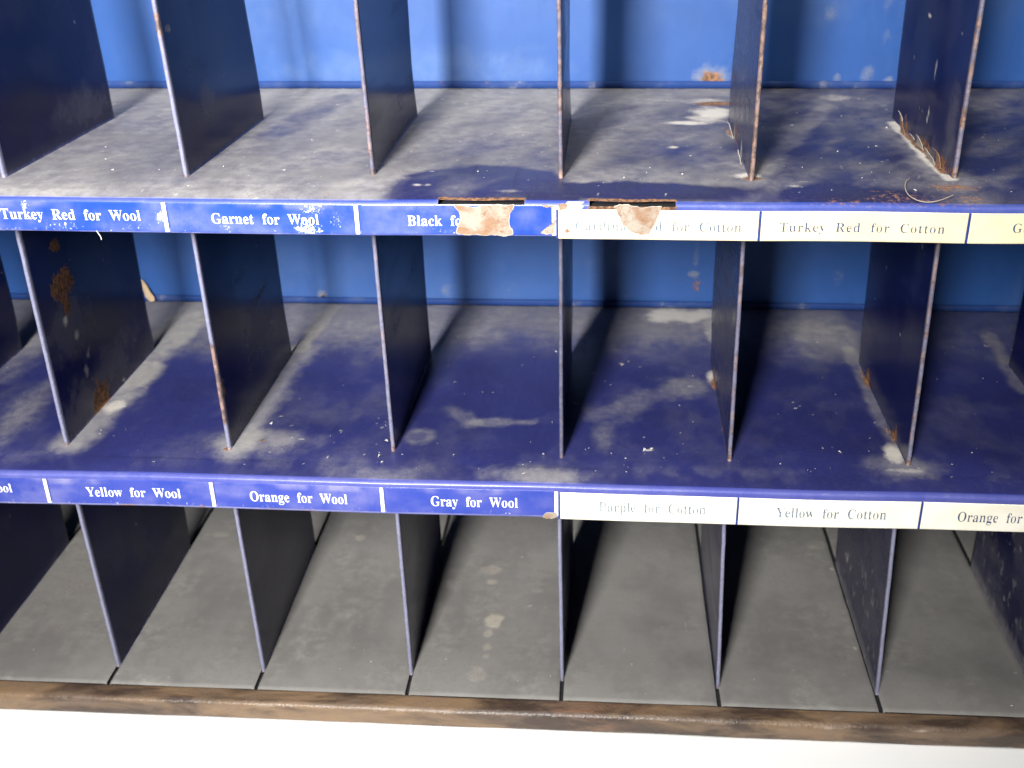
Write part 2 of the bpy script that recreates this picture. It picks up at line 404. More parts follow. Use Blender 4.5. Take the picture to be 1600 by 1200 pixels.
def dust_mid(X, Y):
    f1 = fbm(X * 2.5, Y * 1.8, 111, 5); f2 = fbm(X * 6, Y * 4, 112, 5)
    d = .02 + .09 * sst(.5, .75, f1) + .05 * sst(.5, .75, f2)
    back = sst(1.15, 2.05, Y + .9 * (f1 - .5)) * (1 - .35 * sst(.9, 1.4, X)) * (1 - .6 * sst(2.0, 2.1, X))
    d += .62 * back
    A = lambda *a, **k: seg(X, Y, *a, **k)
    d += A(-3.0014, 0.0545, -2.9638, 1.1286, .11, .75, seed=1) + A(-2.9938, 0.9731, -2.953, 2.389, .13, .7, seed=2)
    d += A(-1.9675, 0.0005, -1.9384, 1.4943, .10, .55, seed=3) + .5 * blob(X, Y, -1.8266, 0.1253, .25, .13, 1, seed=4) + A(-1.9384, 1.4943, -1.8857, 2.29, .05, .6, seed=5)
    d += .38 * blob(X, Y, -0.8791, 0.25, .10, .10, 1, warp=.35, soft=.3, seed=6) - .2 * blob(X, Y, -0.8896, 0.2414, .07, .06, 1, warp=.35, soft=.4, seed=6)
    d += A(-0.7263, 0.5969, -0.5614, 0.4137, .045, .28, seed=7, warp=1.4) * .8 + A(-0.5833, 0.4297, -0.1829, 0.4478, .035, .36, seed=8, warp=1.2)
    d += .6 * blob(X, Y, -0.1439, -0.1869, .24, .09, 1, seed=9) + .4 * blob(X, Y, -1.0457, -0.231, .2, .08, 1, seed=29)
    d += A(0.2551, 0.553, 0.8259, 1.0341, .10, .24, seed=10, warp=1.4) + .26 * blob(X, Y, 0.8017, 0.9851, .15, .14, 1, seed=11, warp=.9) + .25 * blob(X, Y, 0.2561, 0.3024, .06, .16, 1, seed=27)
    d += .45 * blob(X, Y, 1.8461, 1.8664, .24, .35, 1, warp=.4, seed=12) + A(1.9635, 1.6459, 1.9719, 0.2249, .045, .4, seed=13)
    d += .45 * blob(X, Y, -3.5016, 0.385, .1, .5, 1, seed=14) + .25 * A(-3.9147, 0.9348, -3.9272, 1.5319, .12, 1, seed=15)
    d += .5 * blob(X, Y, 1.9603, 0.0157, .16, .10, 1, seed=16, warp=.7) + .35 * A(3.0074, 1.91, 2.9661, 1.03, .05, 1, seed=17)
    d += .10 * sst(.35, .1, np.abs(Y + .12) / .3) * sst(.45, .65, f2)
    pale = np.zeros_like(X); rust = np.zeros_like(X)
    for (cx, cy, rx, ry, s, sd) in ((0.8163, 2.2155, .30, .13, .95, 1), (1.0217, 1.8938, .06, .30, .6, 2), (1.9505, 0.163, .055, .12, 1, 3), (1.9557, -0.0348, .12, .03, .6, 4),
                                    (0.9734, 1.1379, .04, .12, .8, 5), (-2.9379, 0.5443, .06, .10, .8, 6), (-2.9649, 2.1209, .10, .12, .45, 7), (0.5221, 0.1335, .02, .012, .9, 8), (2.0104, 1.3309, .03, .1, .5, 9)):
        pale = np.maximum(pale, blob(X, Y, cx, cy, rx, ry, s, seed=sd + 50))
    pale = np.maximum(pale, .75 * sst(.86, .89, fbm(X * 24, Y * 24, 141, 2)) * sst(.4, .6, fbm(X * 3, Y * 3, 142, 2)))
    for (cx, cy, rx, ry, s, sd) in ((0.9864, 1.0409, .03, .10, .9, 1), (1.9911, 1.112, .03, .10, .8, 2), (1.9987, 0.343, .03, .10, .8, 3), (-2.0137, 0.0216, .03, .02, .7, 4), (-1.8312, 0.1412, .02, .015, .8, 5)):
        rust = np.maximum(rust, blob(X, Y, cx, cy, rx, ry, s, seed=sd + 60, warp=.3))
    return np.clip(d, 0, 1), pale, rust
shelves = [make_shelf(0, M['lip'], dust_top, SLOTS), make_shelf(1, M['lip_low'], dust_mid)]

# upturned dark blue strip at the rear of each shelf
for r in (0, 1):
    xs = np.linspace(XL, XR, 300); pr = [(YB - .016, -.002), (YB - .026, .006), (YB - .026, .040), (YB - .022, .047), (YB - .012, .050)]
    X = np.repeat(xs[:, None], 5, 1); Y = np.repeat(np.array([[p[0] for p in pr]]), 300, 0); Z = np.array([[p[1] for p in pr]]) + zs(r, X)
    nz = fbm(X * 7, Z * 9, 5 + r, 4)
    from_grid('rear_strip', X, Y, Z, dict(dust=.04 + .2 * sst(.55, .75, nz), pale=.4 * sst(.66, .8, nz), rust=.3 * sst(.68, .8, fbm(X * 4, Z, 15 + r, 4))), [M['dark_strip']], shelves[r])

# ---------------------------------------------------------------- bottom: worn floor plates with dark slots between, board and brown front edge
ZF = Z0[2][0]
def box(name, x0, x1, y0, y1, z0, z1, mat, parent, bev=0.0):
    bm = bmesh.new(); bmesh.ops.create_cube(bm, size=1)
    for v in bm.verts: v.co = Vector(((x0 + x1) / 2 + v.co.x * (x1 - x0), (y0 + y1) / 2 + v.co.y * (y1 - y0), (z0 + z1) / 2 + v.co.z * (z1 - z0))) * S
    if bev: bmesh.ops.bevel(bm, geom=bm.edges[:], offset=bev * S, segments=2, affect='EDGES')
    me = bpy.data.meshes.new(name); bm.to_mesh(me); bm.free(); me.materials.append(mat)
    return link(name, me, parent)
base = box('base_board', XL, XR, -.19, YB - .01, ZF - .15, ZF - .03, M['dark'], root)
for kx in range(-6, 5):
    a, b = max(kx + .013, XL), min(kx + 1 - .013, XR)
    xs = np.linspace(a, b, 60); ys = np.linspace(-.178, YB - .012, 150)
    X, Y = np.meshgrid(xs, ys, indexing='ij')
    f1 = fbm(X * 2.6, Y * 1.7, 211, 5); f2 = fbm(X * 7, Y * 5, 212, 5)
    d = .25 + 1.3 * (f1 - .5) + .8 * (f2 - .5) + .5 * (fbm(X * 16, Y * 1.3, 213, 3) - .5) + .45 * (fbm(X * 4, Y * 30, 214, 3) - .5) + .25 * sst(.35, .05, np.abs((X - kx) - .0)) * f1
    pale = np.zeros_like(X); rust = np.zeros_like(X)
    for (cx, cy, rx, ry, s, sd) in ((-0.5046, 0.6051, .07, .08, .75, 1), (-0.53, 0.4494, .035, .05, .6, 2), (-0.521, 0.314, .04, .05, .5, 3), (-0.5801, 1.1978, .09, .06, .5, 4), (-0.5662, 1.0537, .04, .04, .5, 12),
                                    (-0.566, 0.0401, .08, .08, .45, 5), (-0.2173, 0.9605, .05, .04, .4, 6), (-1.6702, 1.5778, .05, .05, .5, 7), (1.4407, 1.0918, .04, .03, .7, 8), (1.9141, 1.6455, .09, .09, .4, 9), (1.9568, 0.4244, .02, .02, .8, 10), (-0.5198, 0.215, .03, .03, .5, 13),
                                    (1.9649, 1.3295, .02, .02, .8, 11), (-2.8277, 1.5732, .10, .05, .4, 14), (-3.6336, 0.4391, .08, .06, .3, 15)):
        pale = np.maximum(pale, blob(X, Y, cx, cy, rx, ry, min(1, s * 1.1), seed=sd, warp=.5, soft=.4, sc_=14))
    pale = np.maximum(pale, .55 * sst(.86, .9, fbm(X * 25, Y * 25, 241, 2)))
    for (cx, cy, rx, ry, s, sd) in ((-3.7019, 0.853, .16, .35, .25, 1), (-3.5708, 0.4061, .12, .15, .22, 2), (1.552, 0.5861, .1, .3, .10, 3)):
        rust = np.maximum(rust, blob(X, Y, cx, cy, rx, ry, s, seed=sd))
    for (cx, cy, rx, ry, sd) in ((0.5235, 0.7122, .09, .45, 1), (1.5461, 1.02, .18, .25, 2), (-3.8418, 0.6749, .08, .07, 3), (2.5099, 0.8078, .2, .3, 4), (-1.941, 0.4148, .3, .35, 5), (-0.8901, 0.3631, .1, .3, 6)):
        d -= .0
        rust = rust; pale = pale * (1 - .5 * blob(X, Y, cx, cy, rx, ry, 1, seed=sd))
    Zg = ZF + .006 * (fbm(X * 2, Y * 1.5, 221 + kx, 3) - .5)
    X[0] += .007 * (fbm(Y[0] * 4, Y[0] * 0 + kx, 230, 3) - .5); X[-1] += .007 * (fbm(Y[0] * 4, Y[0] * 0 + kx, 231, 3) - .5)
    Zg[0] -= .006; Zg[-1] -= .006; Zg[:, 0] -= .008
    from_grid('floor_plate', X, Y, Zg, dict(dust=np.clip(d, 0, 1), pale=pale, rust=rust), [M['floor']], root, flip=False)
# front edge
prof = [(-.176, ZF - .03), (-.178, ZF - .012), (-.186, ZF - .006)] + smooth_path([(-.196, ZF - .006), (-.270, ZF - .016)], .012) + \
       [(-.284, ZF - .020), (-.294, ZF - .028), (-.300, ZF - .040)] + smooth_path([(-.302, ZF - .052), (-.302, ZF - .135)], .012) + [(-.298, ZF - .148), (-.28, ZF - .152)]
xs = np.arange(XL, XR, .02); m = len(prof)
X = np.repeat(xs[:, None], m, 1); Y = np.repeat(np.array([[p[0] for p in prof]]), len(xs), 0); Z = np.repeat(np.array([[p[1] for p in prof]]), len(xs), 0)
Z = Z + .012 * (fbm(X * 1.5, 0 * X, 301, 3) - .5); Y = Y + .008 * (fbm(X * 3, Z * 3, 302, 3) - .5)
kk = np.arange(m)[None]
wear = .6 * np.exp(-((kk - 13) / 1.6) ** 2) * sst(.52, .72, fbm(X * 4, kk * .25 + 0 * X, 303, 4)) + .5 * sst(.62, .8, fbm(X * 6, kk * .4 + 0 * X, 304, 4))
rst = .35 * blob(X, Z, 0.2595, -3.3595, .30, .08, .8, seed=3) + .2 * sst(.6, .75, fbm(X * 3, kk * .3 + 0 * X, 305, 4))
from_grid('front_edge', X, Y, Z, dict(dust=wear, rust=rst), [M['trim']], root, flip=True)

# ---------------------------------------------------------------- dividers
DIV = {(0, -3): (-2.994, -0.0313, -0.02, -2.9799, 1.3931),
       (0, -2): (-1.9974, 0.0054, -0.0292, -1.9711, 1.3671),
       (0, -1): (-0.9968, 0.0669, -0.0198, -0.9861, 1.4693),
       (0, 0): (0.0066, 0.0291, -0.0053, 0.0088, 1.3887),
       (0, 1): (0.9898, 0.0051, 0.0045, 1.0091, 1.3468),
       (0, 2): (2.0226, 0.0782, 0.005, 2.0273, 1.446),
       (1, -3): (-3.0193, 0.0137, 0.0005, -3.0183, 1.4524),
       (1, -2): (-1.9996, 0.0145, -0.012, -1.9841, 1.3818),
       (1, -1): (-1.0043, 0.0383, -0.0079, -0.983, 1.4105),
       (1, 0): (0.0023, 0.0101, 0.0024, 0.0099, 1.4068),
       (1, 1): (0.9807, 0.0197, -0.0068, 0.9944, 1.3932),
       (1, 2): (1.9965, 0.0175, -0.0154, 2.0015, 1.41),
       (2, -3): (-3.0024, -0.008, -0.0188, -3.0008, 1.404),
       (2, -2): (-1.9982, -0.008, -0.0129, -2.0063, 1.4477),
       (2, -1): (-1.0022, 0.0115, -0.0043, -0.9992, 1.4396),
       (2, 0): (-0.0017, 0.0071, -0.0077, 0.0199, 1.4846),
       (2, 1): (1.0067, -0.0136, -0.027, 1.0117, 1.41),
       (2, 2): (2.0096, -0.0208, -0.0373, 2.0146, 1.41)}   # (row, column): foot x, foot y, top x per unit height, back x, back y
T = .0115     # half thickness
def divider(r, k):
    fx, fy, lean, bx, by = DIV.get((r, k), (k, .01, 0.0, k + .006 * k * 0, 1.41))
    zb = zs(r, k) - (.012 if r == 2 else .001)
    zt = [1.66, zs(0, k) - .0235, zs(1, k) - .0235][r]
    ys = np.linspace(by, fy + T, 64)
    path = [(-T, y) for y in ys] + [(-T * .86, fy + T * .45), (-T * .5, fy + T * .12), (0, fy), (T * .5, fy + T * .12), (T * .86, fy + T * .45)] + [(T, y) for y in ys[::-1]]
    ne = 64
    off = np.array([p[0] for p in path]); yy = np.array([p[1] for p in path])
    zl = np.linspace(zb, zt, 72)
    Zg, OFF = np.meshgrid(zl, off, indexing='ij'); Yg = np.repeat(yy[None], 72, 0)
    t = (Yg - fy) / (by - fy); w = (Zg - zb)
    mid = fx + (bx - fx) * t + lean * w
    seed = 400 + r * 20 + k
    bow = .045 * (fbm(Yg * .8, Zg * .8, seed, 2) - .5) * np.clip(t * 3, 0, 1) * np.clip((zt - Zg) * 3, 0, 1) * np.clip(w * 3, 0, 1)
    ew = .0035 * (fbm(Zg * 9, 0 * Zg, seed + 3, 3) - .5) * (np.abs(OFF) <= T) * np.exp(-((Yg - fy) / .03))
    Xg = mid + OFF + bow + ew
    side = np.sign(OFF)
    f1 = fbm(Yg * 3 + 9 * side, Zg * 3, seed, 5)
    dust = .05 * sst(.5, .75, f1) + .30 * sst(.10, .0, w) * f1
    pale = .6 * sst(.86, .9, fbm(Yg * 24 + 5 * side, Zg * 24, seed + 1, 2)) * sst(.4, .6, f1)
    rust = np.zeros_like(Yg) + .25 * sst(.05, 0, w) * sst(.45, .6, fbm(Yg * 5, Zg * 5, seed + 2, 3))
    def add(kind, sd, y, z, ry, rz, s, seed_=0, warp=.45):
        v = blob(Yg, Zg, y, z, ry, rz, s, warp=warp * 1.7, seed=seed_, sc_=15) * (side == sd)
        (rust if kind == 'r' else pale if kind == 'p' else dust)[:] = np.maximum(rust if kind == 'r' else pale if kind == 'p' else dust, v)
    for a in SPOTS.get((r, k), ()): add(*a)
    if r == 2 and k >= 2:             # rubbed, flecked faces on the right
        fl = fbm(Yg * 34, Zg * 15, seed + 7, 3)
        pale = np.maximum(pale, (side < 0) * .5 * sst(.58, .74, fl) * sst(1.35, .5, w))
        dust = np.maximum(dust, (side < 0) * .8 * sst(.13, .05, w + .1 * (fl - .5)))
        dust = np.maximum(dust, (side < 0) * .28 * sst(.4, .6, f1))
    edge = np.zeros(len(path)); edge[ne - 1:ne + 6] = 1
    er = EDGE_RUST(r, k)
    z01 = w / (zt - zb)
    rr = er + .5 * sst(.06, .0, w)
    for (rk, z0, z1, s) in EDGE_SPOTS:
        if rk == (r, k): rr = np.maximum(rr, s * sst(z0 - .05, z0, Zg) * sst(z1 + .05, z1, Zg))
    rust = np.where(edge[None] > 0, rr, rust); dust = np.where(edge[None] > 0, EDGE_LIGHT.get((r, k), .9 if r == 2 else .6), dust)
    mi = np.zeros((71, len(path)), int); mi[:, ne - 1:ne + 6] = 1
    lab = DLAB.get((r, k))
    return from_grid('divider', Xg, Yg, Zg, dict(dust=dust, pale=pale, rust=rust), [M['divider'], M['edge']], root, mat_idx=mi, closed=True, caps=True, flip=True, label=lab)
EDGE_LIGHT = {(0, -3): .8, (0, -2): .8, (0, -1): .45, (0, 0): .3, (0, 1): .3, (0, 2): .5, (1, -3): .85, (1, -2): .85, (1, -1): .65, (1, 0): .22, (1, 1): .5, (1, 2): .5}
def EDGE_RUST(r, k):
    return {0: {-3: .05, -2: .08, -1: .42, 0: .5, 1: .62, 2: .5}, 1: {-3: .03, -2: .12, -1: .28, 0: .22, 1: .42, 2: .42}, 2: {}}[r].get(k, .12)
EDGE_SPOTS = [((1, -2), -1.4711, -0.9899, .95), ((0, -2), 0.7662, 0.8436, .95), ((0, 1), 0.0162, 0.3264, .9), ((0, 2), 0.2561, 0.3191, .9), ((0, 1), 0.5761, 0.8746, .8)]
DLAB = {(1, -3): 'navy divider with flaked rust spots on its face', (1, -2): 'navy divider with rusty front edge', (0, 2): 'navy divider with peeling rust along its foot', (0, 1): 'navy divider with brown rusted front edge'}
SPOTS = {
 (1, -3): [('r', 1, 0.3509, -0.4957, .05, .035, .9, 1), ('r', 1, 0.3468, -0.7446, .10, .085, 1, 2), ('r', 1, 0.4718, -0.7595, .05, .05, .8, 3), ('r', 1, 0.3549, -0.8595, .045, .06, .8, 4), ('r', 1, 0.5366, -1.591, .13, .12, .9, 5), ('d', 1, 0.3467, -1.5765, .22, .16, .5, 6),
           ('p', 1, 0.2949, -0.9518, .03, .03, .9, 7), ('p', 1, 0.3965, -1.0807, .035, .035, .9, 8), ('p', 1, 0.4955, -1.2521, .03, .04, .7, 9), ('p', 1, 0.4203, -1.3329, .03, .05, .7, 10), ('d', 1, 0.3351, -0.9985, .22, .14, .4, 11), ('p', 1, 0.8886, -1.6281, .03, .02, .8, 12), ('d', 1, 0.8144, -1.4355, .3, .1, .35, 13)],
 (1, -2): [('r', 1, 0.8667, -1.0102, .35, .035, .40, 1), ('r', 1, 0.0423, -1.2735, .05, .06, .6, 2), ('d', 1, 0.313, -1.6324, .1, .06, .4, 3), ('d', 1, 0.8339, -1.2482, .35, .2, .22, 4)],
 (0, -3): [('d', 1, 1.0593, 0.1819, .3, .1, .25, 1)],
 (0, -2): [('d', 1, 0.467, 0.3356, .10, .08, .4, 1), ('p', 1, 0.112, 0.7665, .04, .02, .5, 2)],
 (0, 2): [('r', -1, 1.1005, 0.0211, .07, .05, .6, 1), ('r', -1, 0.6685, -0.0011, .16, .045, .6, 2), ('r', -1, 0.2634, -0.012, .12, .045, .6, 3), ('p', -1, 0.653, 0.1979, .015, .02, 1, 4), ('p', -1, 0.6691, 0.1522, .015, .02, 1, 5), ('p', -1, 0.9097, 0.6652, .03, .01, 1, 6), ('p', -1, 0.6259, 0.4163, .02, .05, .6, 7), ('d', -1, 0.2075, 0.1108, .1, .25, .25, 8)],
 (0, 1): [('r', -1, 0.848, 0.0113, .09, .10, .6, 1), ('p', -1, 0.5124, 0.0213, .04, .06, .8, 2), ('p', -1, 0.9317, 0.0288, .05, .05, .7, 3), ('d', -1, 1.0, .8, .9, 1.0, .22, 4)],
 (1, 1): [('r', -1, 1.0914, -1.6943, .07, .09, .9, 1), ('r', -1, 0.4094, -1.7644, .06, .09, .9, 2), ('p', -1, 0.4188, -1.8149, .03, .04, .8, 3), ('d', -1, .8, -1.0, .9, .8, .22, 4), ('p', -1, 0.8421, -0.7118, .05, .12, .45, 5)],
 (1, 2): [('r', -1, 1.1185, -1.6791, .05, .07, .9, 1), ('r', -1, 0.3416, -1.6979, .05, .07, .9, 2)],
}
for r in range(3):
    for k in range(-5, 5):
        divider(r, k)

